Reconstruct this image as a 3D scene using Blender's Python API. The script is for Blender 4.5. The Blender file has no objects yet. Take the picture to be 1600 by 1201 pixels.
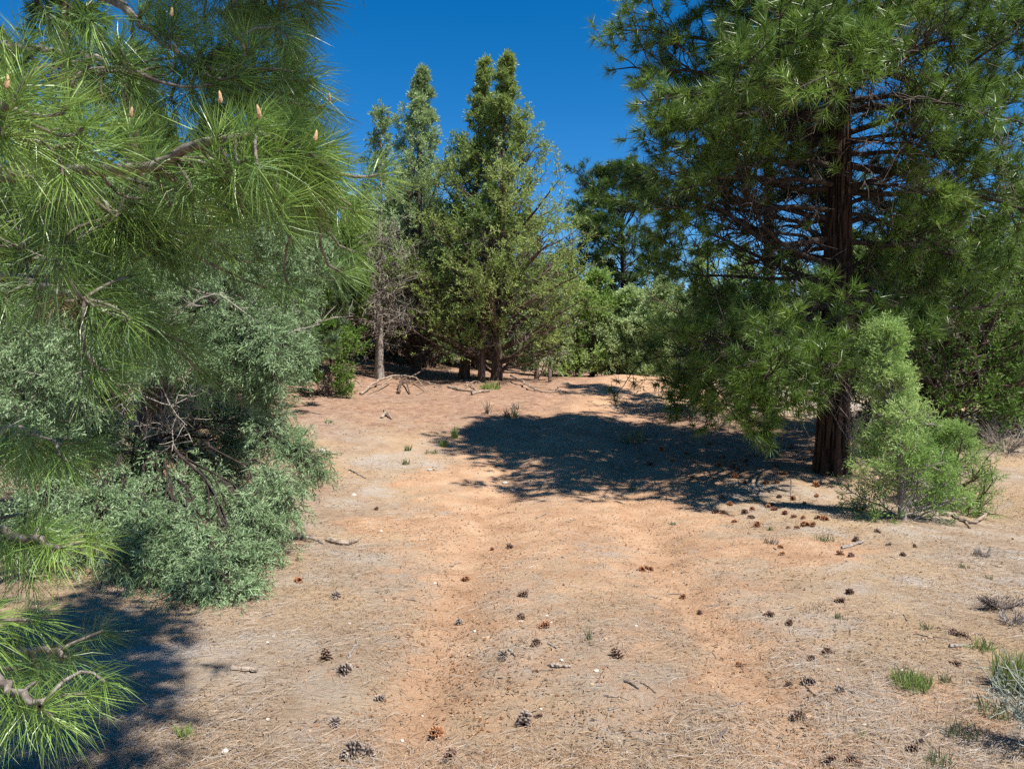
import bpy, math
import numpy as np
from mathutils import Vector, Euler

rng = np.random.default_rng(11)
SC = bpy.context.scene
COL = SC.collection
R = math.radians

# ------------------------------------------------------------------ camera, sky, sun, exposure
CAM_H = 1.6
PITCH = math.atan(40.0 / 1200.0)
cam_d = bpy.data.cameras.new('camera')
cam = bpy.data.objects.new('camera', cam_d)
COL.objects.link(cam)
cam_d.sensor_width = 36.0
cam_d.lens = 27.0
cam_d.clip_start = 0.05
cam_d.clip_end = 3000
cam.location = (0, 0, CAM_H)
cam.rotation_euler = (R(90) - PITCH, 0, 0)
SC.camera = cam

SUN_EL = R(60)
_sx, _sy = 0.77, -0.64                       # horizontal direction towards the sun (right, a little behind the camera)
_n = math.hypot(_sx, _sy)
SUN = Vector((_sx / _n * math.cos(SUN_EL), _sy / _n * math.cos(SUN_EL), math.sin(SUN_EL)))
world = bpy.data.worlds.new('World')
SC.world = world
world.use_nodes = True
wn, wl = world.node_tree.nodes, world.node_tree.links
wn.clear()
w_out = wn.new('ShaderNodeOutputWorld')
w_bg = wn.new('ShaderNodeBackground')
w_sky = wn.new('ShaderNodeTexSky')
w_hs = wn.new('ShaderNodeHueSaturation')
w_sky.sky_type = 'NISHITA'
w_sky.sun_disc = False
w_sky.sun_elevation = SUN_EL
w_sky.sun_rotation = math.atan2(SUN.x, SUN.y)
w_sky.altitude = 2200
w_sky.air_density = 1.0
w_sky.dust_density = 0.2
w_sky.ozone_density = 2.5
w_hs.inputs['Saturation'].default_value = 1.42
w_bg.inputs['Strength'].default_value = 0.086
wl.new(w_sky.outputs[0], w_hs.inputs['Color'])
wl.new(w_hs.outputs[0], w_bg.inputs['Color'])
wl.new(w_bg.outputs[0], w_out.inputs['Surface'])

sun_d = bpy.data.lights.new('sun', 'SUN')
sun_o = bpy.data.objects.new('sun', sun_d)
COL.objects.link(sun_o)
sun_d.energy = 5.0
sun_d.angle = R(0.55)
sun_d.color = (1.0, 0.955, 0.88)
sun_o.rotation_euler = (-SUN).to_track_quat('-Z', 'Y').to_euler()
sun_o.location = (10, -5, 20)

SC.view_settings.view_transform = 'Standard'
SC.view_settings.look = 'None'
SC.view_settings.gamma = 1
SC.view_settings.exposure = 0.86
SC.view_settings.use_curve_mapping = False
SC.cycles.max_bounces = 6
SC.cycles.diffuse_bounces = 3
SC.cycles.transmission_bounces = 4
SC.cycles.use_denoising = False

# ------------------------------------------------------------------ numeric helpers
def norm(v):
    return v / np.maximum(np.linalg.norm(v, axis=-1, keepdims=True), 1e-9)

def _hash(ix, iy, seed):
    h = (ix.astype(np.int64) * 374761393 + iy.astype(np.int64) * 668265263 + seed * 974634777) & 0xffffffff
    h = ((h ^ (h >> 13)) * 1274126177) & 0xffffffff
    h = h ^ (h >> 16)
    return (h & 0xffffff) / float(0xffffff)

def vnoise(x, y, seed=0):
    x = np.asarray(x, float); y = np.asarray(y, float)
    xi = np.floor(x); yi = np.floor(y)
    fx = x - xi; fy = y - yi
    fx = fx * fx * (3 - 2 * fx); fy = fy * fy * (3 - 2 * fy)
    a = _hash(xi, yi, seed); b = _hash(xi + 1, yi, seed)
    c = _hash(xi, yi + 1, seed); d = _hash(xi + 1, yi + 1, seed)
    return (a * (1 - fx) + b * fx) * (1 - fy) + (c * (1 - fx) + d * fx) * fy - 0.5

def fbm(x, y, seed=0, oct=4):
    s = 0; a = 1.0
    for i in range(oct):
        s = s + a * vnoise(x, y, seed + i * 17)
        x = x * 2.03 + 5.1; y = y * 2.03 + 1.7; a *= 0.5
    return s

def sstep(a, b, t):
    t = np.clip((t - a) / (b - a), 0, 1)
    return t * t * (3 - 2 * t)

TRK_Y = [-10, 2, 6, 9, 12, 15, 19, 23, 27, 33, 45]
TRK_X = [0.2, 0.35, 0.45, 0.62, 0.95, 1.5, 2.45, 3.4, 4.6, 7.5, 16]
def track_x(y):
    return np.interp(y, TRK_Y, TRK_X)

def track_mask(x, y):
    """1 in the middle of the two-wheel track, 0 on the litter-covered sides"""
    w = 1.75 + 0.35 * fbm(x * 0.5, y * 0.35, 91, 2)
    d = np.abs(x - track_x(y) + 0.9 * fbm(x * 0.3 + 3, y * 0.3, 33, 3))
    return 1 - sstep(w * 0.55, w * 1.45, d)

def rut(x, y):
    c = track_x(y) + 0.06 * vnoise(y * 0.4, y * 0 + 2, 5)
    o = np.abs(np.abs(x - c) - 0.78)
    return np.exp(-(o / 0.19) ** 2)

def gz(x, y):
    x = np.asarray(x, float); y = np.asarray(y, float)
    z = 1.08 * sstep(8.0, 20.5, y)
    z = z + sstep(16, 34, y) * 1.6 * sstep(1.5, -7, x) + 0.02 * np.maximum(y - 34, 0) * sstep(0, -8, x)
    z = z - 1.2 * sstep(25.5, 45, y) * sstep(0, 6, x)
    z = z + 0.28 * sstep(4.2, 8.5, x + 0.25 * np.maximum(y - 9, 0)) * sstep(14, 6, y)
    z = z + 0.16 * sstep(-2.0, -5.5, x) * sstep(2, 6, y)
    z = z - 0.14 * np.exp(-((x - 5.1 - 0.08 * (y - 8)) / 0.55) ** 2) * sstep(3, 5, y) * sstep(10.5, 8, y)
    z = z + 0.10 * fbm(x * 0.28, y * 0.28, 1, 3) + 0.035 * fbm(x * 1.3, y * 1.3, 7, 3)
    near = sstep(40, 14, y)
    z = z + 0.10 * np.exp(-((x - 4.46) ** 2 + (y - 10.7) ** 2) / .35) - 0.042 * rut(x, y) * sstep(30, 12, y) + 0.03 * np.exp(-((x - track_x(y)) / 0.45) ** 2) * near
    fine = fbm(x * 7.0, y * 7.0, 21, 3)
    z = z + near * (0.017 * fine + 0.006 * fbm(x * 31, y * 31, 44, 2))
    return z

_f = np.array([0, math.cos(PITCH), -math.sin(PITCH)])
_u = np.array([0, math.sin(PITCH), math.cos(PITCH)])
def P(px, py, d):
    """point seen at photo pixel (px,py) at ground distance d in front of the camera"""
    r = _f + np.array([(px - 800) / 1200.0, 0, 0]) + _u * ((600.5 - py) / 1200.0)
    return np.array([0, 0, CAM_H]) + r * (d / r[1])

_D = np.exp(np.linspace(math.log(1.5), math.log(60), 900))
def G(px, py):
    """where the sight line of pixel (px,py) meets the ground"""
    r = _f + np.array([(px - 800) / 1200.0, 0, 0]) + _u * ((600.5 - py) / 1200.0)
    r = r / r[1]
    pts = np.array([0, 0, CAM_H]) + _D[:, None] * r
    hit = np.nonzero(pts[:, 2] <= gz(pts[:, 0], pts[:, 1]))[0]
    p = pts[hit[0]] if len(hit) else pts[-1]
    return np.array([p[0], p[1], float(gz(p[0], p[1]))])

def GD(px, d):
    """ground point in the pixel column px at distance d"""
    x = (px - 800) / 1200.0 * d
    return np.array([x, d, float(gz(x, d))])

# ------------------------------------------------------------------ mesh helpers
def mesh_np(name, V, F, tint=None, smooth=False):
    V = np.ascontiguousarray(V, dtype=np.float32); F = np.ascontiguousarray(F, dtype=np.int32)
    me = bpy.data.meshes.new(name)
    me.vertices.add(len(V)); me.vertices.foreach_set('co', V.ravel())
    k = F.shape[1]
    me.loops.add(F.size); me.loops.foreach_set('vertex_index', F.ravel())
    me.polygons.add(len(F)); me.polygons.foreach_set('loop_start', np.arange(0, F.size, k, dtype=np.int32))
    me.polygons.foreach_set('use_smooth', np.full(len(F), smooth))
    if tint is not None:
        a = me.attributes.new('tint', 'FLOAT', 'POINT')
        a.data.foreach_set('value', np.ascontiguousarray(tint, dtype=np.float32))
    me.update(calc_edges=True)
    return me

class MB:
    """collects triangle soup pieces that become ONE mesh"""
    def __init__(s): s.V = []; s.F = []; s.T = []; s.n = 0
    def add(s, V, F, T=None):
        V = np.asarray(V, float).reshape(-1, 3); F = np.asarray(F, np.int64).reshape(-1, 3)
        if len(V) == 0: return
        s.V.append(V); s.F.append(F + s.n); s.n += len(V)
        s.T.append(np.full(len(V), 0.5) if T is None else np.broadcast_to(np.asarray(T, float), (len(V),)))
    def build(s, name, mat, parent=None, smooth=False, kind=None, origin=None):
        if not s.V: return None
        V = np.concatenate(s.V); o0 = np.zeros(3) if origin is None else np.asarray(origin, float)
        me = mesh_np(name, V - o0, np.concatenate(s.F), np.concatenate(s.T), smooth)
        me.materials.append(mat)
        return link(name, me, parent, kind, None if parent else o0)

def link(name, me, parent=None, kind=None, loc=None):
    o = bpy.data.objects.new(name, me)
    COL.objects.link(o)
    if parent is not None: o.parent = parent
    if loc is not None: o.location = [float(c) for c in loc]
    if kind: o['kind'] = kind
    return o

def tag(o, label, cat, group=None):
    o['label'] = label; o['category'] = cat
    if group: o['group'] = group
    return o

def thing(name, label, cat, loc, group=None):
    o = bpy.data.objects.new(name, None); COL.objects.link(o)
    o.empty_display_size = 0.2
    o.location = [float(c) for c in loc]
    return tag(o, label, cat, group)

def tubes(Pn, Rn, sides=4, cap=False, ridge=0.0):
    """Pn (m,n,3) polylines, Rn (m,n) radii -> V, F triangles"""
    Pn = np.asarray(Pn, float); Rn = np.asarray(Rn, float)
    m, n, _ = Pn.shape
    T = norm(np.gradient(Pn, axis=1))
    ref = norm(rng.normal(size=(m, 1, 3)))
    A = norm(np.cross(T, ref + 0 * T)); B = np.cross(T, A)
    an = np.linspace(0, 2 * np.pi, sides, endpoint=False)
    rr = Rn[:, :, None] * (1 + ridge * rng.normal(size=(m, n, sides)) if ridge else np.ones((1, 1, sides)))
    V = Pn[:, :, None, :] + rr[..., None] * (np.cos(an)[:, None] * A[:, :, None, :] + np.sin(an)[:, None] * B[:, :, None, :])
    idx = np.arange(m * n * sides).reshape(m, n, sides)
    a = idx[:, :-1]; b = idx[:, 1:]
    a2 = np.roll(a, -1, 2); b2 = np.roll(b, -1, 2)
    F = np.concatenate([np.stack([a, a2, b2], -1).reshape(-1, 3), np.stack([a, b2, b], -1).reshape(-1, 3)])
    V = V.reshape(-1, 3)
    if cap:
        c = np.stack([Pn[:, 0], Pn[:, -1]], 1).reshape(-1, 3)
        ci = len(V) + np.arange(2 * m).reshape(m, 2)
        F0 = np.stack([np.roll(idx[:, 0], -1, 1), idx[:, 0], np.broadcast_to(ci[:, :1], (m, sides))], -1).reshape(-1, 3)
        F1 = np.stack([idx[:, -1], np.roll(idx[:, -1], -1, 1), np.broadcast_to(ci[:, 1:], (m, sides))], -1).reshape(-1, 3)
        V = np.concatenate([V, c]); F = np.concatenate([F, F0, F1])
    return V, F

def curves(p0, d0, L, n=6, wander=0.15, grav=0.0):
    p0 = np.atleast_2d(p0); d = norm(np.atleast_2d(d0).astype(float)); m = len(p0)
    L = np.broadcast_to(np.asarray(L, float), (m,))
    out = np.zeros((m, n, 3)); out[:, 0] = p0
    st = (L / (n - 1))[:, None]
    g = np.broadcast_to(np.asarray(grav, float), (m,))
    for i in range(1, n):
        d = norm(d + wander * rng.normal(size=(m, 3)) + np.stack([0 * g, 0 * g, g], -1))
        out[:, i] = out[:, i - 1] + d * st
    return out

def samp(C, ci, u):
    n = C.shape[1]; t = np.clip(u, 0, 0.9999) * (n - 1); i = t.astype(int); f = (t - i)[:, None]
    a = C[ci, i]; b = C[ci, i + 1]
    return a * (1 - f) + b * f, norm(b - a)

def branch_off(C, k, u0, u1, L, fwd=0.6, up=0.15, n=5, wander=0.15, grav=0.0, flat=0.0, upow=1.0):
    """k children on every curve of C. L: length (scalar or fn(u))"""
    m = C.shape[0]
    ci = np.repeat(np.arange(m), k); u = u0 + (u1 - u0) * rng.random(m * k) ** upow
    p, t = samp(C, ci, u)
    r = norm(rng.normal(size=(m * k, 3))); r = norm(r - (r * t).sum(-1, keepdims=True) * t)
    r[:, 2] *= (1 - flat)
    d = fwd * t + r + np.array([0, 0, up])
    LL = L(u) if callable(L) else np.full(m * k, float(L))
    LL = LL * rng.uniform(0.65, 1.25, m * k)
    return curves(p, d, LL, n, wander, grav), u, ci

def taper(m, n, r0, r1):
    r0 = np.broadcast_to(np.asarray(r0, float), (m,)); r1 = np.broadcast_to(np.asarray(r1, float), (m,))
    t = np.linspace(0, 1, n)
    return r0[:, None] * (1 - t) + r1[:, None] * t

def place(mb, temps, pos, dirs, scale, tint, droop=0.0):
    """puts foliage templates (triangle soups, axis +Z, unit length) at anchors"""
    m = len(pos)
    if m == 0: return
    dirs = norm(dirs); scale = np.broadcast_to(np.asarray(scale, float), (m,)); tint = np.broadcast_to(np.asarray(tint, float), (m,))
    r = norm(np.cross(dirs, norm(rng.normal(size=(m, 3))))); s = np.cross(dirs, r)
    M = np.stack([r, s, dirs], -1) * scale[:, None, None]
    which = rng.integers(0, len(temps), m)
    for k, (tv, tt) in enumerate(temps):
        ix = np.nonzero(which == k)[0]
        if not len(ix): continue
        rel = np.einsum('mij,vj->mvi', M[ix], tv)
        if droop:
            rel[..., 2] -= droop * (rel ** 2).sum(-1) / scale[ix][:, None]
        V = rel + pos[ix][:, None, :]
        T = tint[ix][:, None] + tt[None, :]
        mb.add(V.reshape(-1, 3), np.arange(V.shape[0] * V.shape[1]).reshape(-1, 3), T.reshape(-1))

# foliage templates ------------------------------------------------------------
def sliver(p, q, w, side):
    """thin leaf triangle pair (diamond) from p to q"""
    m = p * 0.62 + q * 0.38
    return [p, m + side * w, q, p, q, m - side * w]

def juniper_near():
    tv = []; tt = []
    def perp(d):
        r = rng.normal(size=3); r -= r.dot(d) * d
        return r / np.linalg.norm(r)
    ax = np.array([0, 0, 1.0])
    tv += [np.zeros(3), perp(ax) * .012 + ax * .1, ax]
    tt += [-.35] * 3
    plane = perp(ax)
    for i in range(6):
        u = 0.10 + 0.85 * i / 6 + rng.uniform(-.03, .03)
        sgn = 1 if i % 2 else -1
        d = norm(ax * 0.95 + sgn * plane * 0.75 + 0.35 * rng.normal(size=3))
        L = 0.42 * (1.1 - 0.65 * u) * rng.uniform(.8, 1.2)
        p = ax * u; q = p + d * L
        t = rng.uniform(-.12, .12)
        tv += [p, p + perp(d) * 0.05 + d * L * .45, q]; tt += [t - .08, t, t + .1]
        for j in range(2):
            v = 0.3 + 0.3 * j
            d2 = norm(d * 0.9 + (1 if j % 2 else -1) * np.cross(d, perp(d)) * 0.6 + 0.3 * rng.normal(size=3))
            p2 = p + d * L * v; q2 = p2 + d2 * L * 0.55
            tv += [p2 - perp(d2) * .022, p2 + perp(d2) * 0.03, q2]; tt += [t - .05, t, t + .14]
    return np.array(tv), np.array(tt)

def juniper_mid(k=7, wid=0.10):
    tv = []; tt = []
    ax = np.array([0, 0, 1.0])
    for i in range(k):
        u = rng.uniform(0, .75)
        d = norm(ax * rng.uniform(.5, 1.3) + rng.normal(size=3) * 0.6)
        L = rng.uniform(.28, .5)
        p = ax * u; q = p + d * L
        r = rng.normal(size=3); r -= r.dot(d) * d; r = r / np.linalg.norm(r)
        t = rng.uniform(-.12, .12)
        tv += [p - r * wid * .5, p * .5 + q * .5 + r * wid, q]; tt += [t - .06, t, t + .08]
    return np.array(tv), np.array(tt)

def tuft_near(nn=92, back=0.55, width=0.0075):
    """ponderosa needle brush: needles in a bottle brush at the end of a shoot; needle length = 1"""
    tv = []; tt = []
    for i in range(nn):
        s = -back * rng.random() ** 1.4
        a = rng.uniform(0, 2 * np.pi)
        ang = np.clip(rng.normal(0.85 + 0.5 * (-s / back), 0.22), .1, 1.75) * (0.55 + .45 * min(1, -s / back * 3 + .35))
        rad = np.array([math.cos(a), math.sin(a), 0])
        d0 = np.array([0, 0, math.cos(ang)]) + rad * math.sin(ang)
        ang2 = max(ang - 0.25, 0.03)
        d1 = np.array([0, 0, math.cos(ang2)]) + rad * math.sin(ang2)
        L = rng.uniform(.72, 1.1)
        p = np.array([0, 0, s]); m = p + d0 * L * .5; q = m + norm(d1 + .12 * rng.normal(size=3)) * L * .5
        side = norm(np.cross(d0, rng.normal(size=3))) * width
        t = rng.uniform(-.15, .15) + .25 * (s + back * .5)
        tv += [p - side * .6, p + side * .6, m + side, p - side * .6, m + side, m - side, m - side, m + side, q]
        tt += [t - .1, t - .1, t, t - .1, t, t, t, t, t + .06]
    return np.array(tv), np.array(tt)

def tuft_mid(nn=48, width=0.025):
    tv = []; tt = []
    for i in range(nn):
        s = -0.6 * rng.random()
        a = rng.uniform(0, 2 * np.pi)
        ang = np.clip(rng.normal(0.9, 0.33), .08, 1.7)
        rad = np.array([math.cos(a), math.sin(a), 0])
        d0 = np.array([0, 0, math.cos(ang)]) + rad * math.sin(ang)
        L = rng.uniform(.7, 1.1)
        p = np.array([0, 0, s]); q = p + d0 * L
        side = norm(np.cross(d0, rng.normal(size=3))) * width
        t = rng.uniform(-.15, .15)
        tv += [p - side, p + side, q]; tt += [t - .08, t - .08, t + .08]
    return np.array(tv), np.array(tt)

JN = [juniper_near() for _ in range(6)]
JM = [juniper_mid() for _ in range(6)]
JF = [juniper_mid(7, 0.13) for _ in range(5)]
TN = [tuft_near() for _ in range(6)]
TM = [tuft_mid() for _ in range(6)]
TF = [tuft_mid(22, 0.042) for _ in range(5)]

# ------------------------------------------------------------------ materials
def new_mat(name):
    m = bpy.data.materials.new(name); m.use_nodes = True
    nt = m.node_tree; nt.nodes.clear()
    out = nt.nodes.new('ShaderNodeOutputMaterial')
    return m, nt, out

def ramp(nt, stops):
    r = nt.nodes.new('ShaderNodeValToRGB')
    el = r.color_ramp.elements
    while len(el) < len(stops): el.new(0.5)
    for e, (p, c) in zip(el, stops):
        e.position = p; e.color = (*c, 1)
    return r

def foliage_mat(name, stops, rough=0.5, trans=0.28, spec=0.35, gain=1.0):
    m, nt, out = new_mat(name)
    at = nt.nodes.new('ShaderNodeAttribute'); at.attribute_name = 'tint'
    rp = ramp(nt, [(p, tuple(min(1, c * gain) for c in col)) for p, col in stops])
    bs = nt.nodes.new('ShaderNodeBsdfPrincipled')
    bs.inputs['Roughness'].default_value = rough
    bs.inputs['Specular IOR Level'].default_value = spec
    tr = nt.nodes.new('ShaderNodeBsdfTranslucent')
    mx = nt.nodes.new('ShaderNodeMixShader'); mx.inputs[0].default_value = trans
    nt.links.new(at.outputs['Fac'], rp.inputs[0])
    nt.links.new(rp.outputs[0], bs.inputs['Base Color'])
    nt.links.new(rp.outputs[0], tr.inputs['Color'])
    nt.links.new(bs.outputs[0], mx.inputs[1]); nt.links.new(tr.outputs[0], mx.inputs[2])
    nt.links.new(mx.outputs[0], out.inputs['Surface'])
    return m

def rough_mat(name, stops, scale=8.0, stretch=(1, 1, 1), bump=0.4, dist=0.01, rough=0.9, tintmix=0.0, detail=6.0):
    m, nt, out = new_mat(name)
    tc = nt.nodes.new('ShaderNodeTexCoord'); mp = nt.nodes.new('ShaderNodeMapping')
    mp.inputs['Scale'].default_value = stretch
    nz = nt.nodes.new('ShaderNodeTexNoise'); nz.inputs['Scale'].default_value = scale; nz.inputs['Detail'].default_value = detail
    nz.inputs['Roughness'].default_value = 0.65
    rp = ramp(nt, stops)
    bs = nt.nodes.new('ShaderNodeBsdfPrincipled'); bs.inputs['Roughness'].default_value = rough
    bs.inputs['Specular IOR Level'].default_value = 0.2
    bp = nt.nodes.new('ShaderNodeBump'); bp.inputs['Strength'].default_value = bump; bp.inputs['Distance'].default_value = dist
    L = nt.links
    L.new(tc.outputs['Object'], mp.inputs[0]); L.new(mp.outputs[0], nz.inputs['Vector'])
    L.new(nz.outputs['Fac'], bp.inputs['Height'])
    if tintmix:
        at = nt.nodes.new('ShaderNodeAttribute'); at.attribute_name = 'tint'
        mm = nt.nodes.new('ShaderNodeMix'); mm.inputs[0].default_value = tintmix
        L.new(nz.outputs['Fac'], mm.inputs[2]); L.new(at.outputs['Fac'], mm.inputs[3])
        L.new(mm.outputs[0], rp.inputs[0])
    else:
        L.new(nz.outputs['Fac'], rp.inputs[0])
    L.new(rp.outputs[0], bs.inputs['Base Color']); L.new(bp.outputs[0], bs.inputs['Normal'])
    L.new(bs.outputs[0], out.inputs['Surface'])
    return m

M = {}
M['pine_near'] = foliage_mat('pine_needles_near', [(0, (.22, .14, .075)), (.05, (.19, .13, .06)), (.10, (.06, .10, .025)), (.35, (.09, .16, .04)), (.62, (.155, .25, .045)), (1, (.30, .38, .09))], .38, .24, .55, 1.2)
M['pine'] = foliage_mat('pine_needles', [(0, (.035, .06, .012)), (.35, (.07, .125, .02)), (.65, (.125, .205, .03)), (1, (.24, .30, .06))], .42, .32, .5, 1.3)
M['pine_blue'] = foliage_mat('pine_needles_bluish', [(0, (.045, .08, .04)), (.5, (.10, .17, .065)), (1, (.18, .26, .10))], .45, .3, .4)
M['jun_grey'] = foliage_mat('juniper_grey_green', [(0, (.06, .09, .035)), (.35, (.13, .20, .085)), (.65, (.21, .31, .145)), (1, (.35, .45, .25))], .6, .16, .25, 1.0)
M['jun_green'] = foliage_mat('juniper_green', [(0, (.06, .085, .028)), (.35, (.115, .17, .05)), (.65, (.17, .25, .07)), (1, (.28, .34, .12))], .6, .32, .25, 1.4)
M['jun_olive'] = foliage_mat('juniper_olive', [(0, (.07, .095, .03)), (.35, (.125, .17, .045)), (.65, (.185, .24, .062)), (1, (.27, .32, .10))], .6, .32, .25, 1.4)
M['jun_pale'] = foliage_mat('juniper_pale', [(0, (.08, .105, .05)), (.35, (.145, .20, .085)), (.65, (.21, .28, .115)), (1, (.31, .38, .18))], .6, .32, .25, 1.4)
M['jun_bright'] = foliage_mat('juniper_bright', [(0, (.06, .10, .02)), (.35, (.11, .20, .035)), (.65, (.175, .29, .055)), (1, (.29, .40, .11))], .55, .34, .25)
M['jun_feather'] = foliage_mat('sapling_light_green', [(0, (.09, .16, .04)), (.35, (.17, .29, .065)), (.65, (.26, .40, .10)), (1, (.42, .54, .20))], .55, .36, .25)
M['grass'] = foliage_mat('grass_green', [(0, (.38, .31, .16)), (.3, (.17, .22, .06)), (.6, (.16, .27, .06)), (1, (.30, .40, .12))], .5, .35, .3)
M['weed'] = foliage_mat('weed_green', [(0, (.10, .11, .05)), (.5, (.15, .19, .09)), (1, (.30, .30, .15))], .6, .3, .2)
M['straw'] = foliage_mat('dry_needles', [(0, (.10, .062, .035)), (.2, (.25, .165, .095)), (.45, (.40, .275, .165)), (.65, (.39, .325, .26)), (.85, (.43, .38, .335)), (1, (.62, .52, .39))], .6, .15, .3)  # dark brown end also paints shadow gaps between the fallen needles
M['sage'] = foliage_mat('sage_stems', [(0, (.20, .20, .15)), (.5, (.36, .38, .31)), (1, (.52, .55, .48))], .7, .2, .2)
M['bark_pine'] = rough_mat('pine_bark', [(0.25, (.008, .006, .005)), (.48, (.026, .016, .012)), (.68, (.065, .036, .025)), (.9, (.14, .095, .07))], 9, (1, 1, .35), .7, .02, tintmix=.55)
M['bark_dark'] = rough_mat('dark_twig_bark', [(0.3, (.018, .013, .011)), (.55, (.05, .037, .03)), (.8, (.12, .095, .08))], 14, (1, 1, 1), .5, .01)
M['bark_jun'] = rough_mat('juniper_bark', [(0.28, (.03, .02, .015)), (.5, (.10, .068, .052)), (.72, (.23, .175, .14)), (.9, (.36, .30, .26))], 16, (1, 1, .12), .9, .02)
M['bark_near'] = rough_mat('grey_branch_bark', [(0.3, (.06, .045, .035)), (.5, (.16, .13, .11)), (.7, (.30, .27, .24)), (.85, (.48, .46, .42))], 38, (1, 1, 1), .6, .004)
M['dead'] = rough_mat('dead_grey_wood', [(0.3, (.14, .11, .09)), (.55, (.29, .25, .215)), (.8, (.46, .42, .37))], 20, (1, 1, 1), .5, .008)
M['dead_dark'] = rough_mat('dead_brown_twig', [(0.3, (.06, .045, .038)), (.55, (.14, .11, .095)), (.8, (.25, .215, .19))], 20, (1, 1, 1), .5, .008)
M['log'] = rough_mat('weathered_log', [(0.25, (.10, .065, .045)), (.5, (.27, .205, .155)), (.75, (.44, .37, .31))], 14, (1, 1, 1), .7, .01)
M['rock'] = rough_mat('pale_limestone', [(0.3, (.42, .35, .27)), (.55, (.62, .56, .48)), (.8, (.78, .74, .68))], 20, (1, 1, 1), .5, .006)
M['rock_tan'] = rough_mat('tan_stone', [(0.3, (.32, .20, .11)), (.55, (.48, .34, .21)), (.8, (.60, .47, .34))], 22, (1, 1, 1), .5, .006)
M['cone_red'] = rough_mat('cone_reddish', [(0.25, (.075, .03, .015)), (.5, (.25, .10, .045)), (.8, (.48, .25, .13))], 30, (1, 1, 1), .3, .003, tintmix=.75)
M['cone_brown'] = rough_mat('cone_brown', [(0.25, (.045, .027, .018)), (.5, (.15, .088, .057)), (.8, (.38, .26, .19))], 30, (1, 1, 1), .3, .003, tintmix=.75)
M['cone_grey'] = rough_mat('cone_grey', [(0.25, (.06, .043, .033)), (.5, (.20, .15, .12)), (.8, (.42, .35, .29))], 30, (1, 1, 1), .3, .003, tintmix=.75)
M['bud'] = rough_mat('pine_bud', [(0.3, (.28, .16, .07)), (.55, (.48, .32, .17)), (.8, (.62, .48, .30))], 300, (1, 1, .4), .5, .002)
M['clod'] = rough_mat('dirt_clod', [(0.3, (.16, .075, .035)), (.55, (.30, .165, .085)), (.8, (.42, .27, .16))], 25, (1, 1, 1), .4, .005, tintmix=.6)

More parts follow.
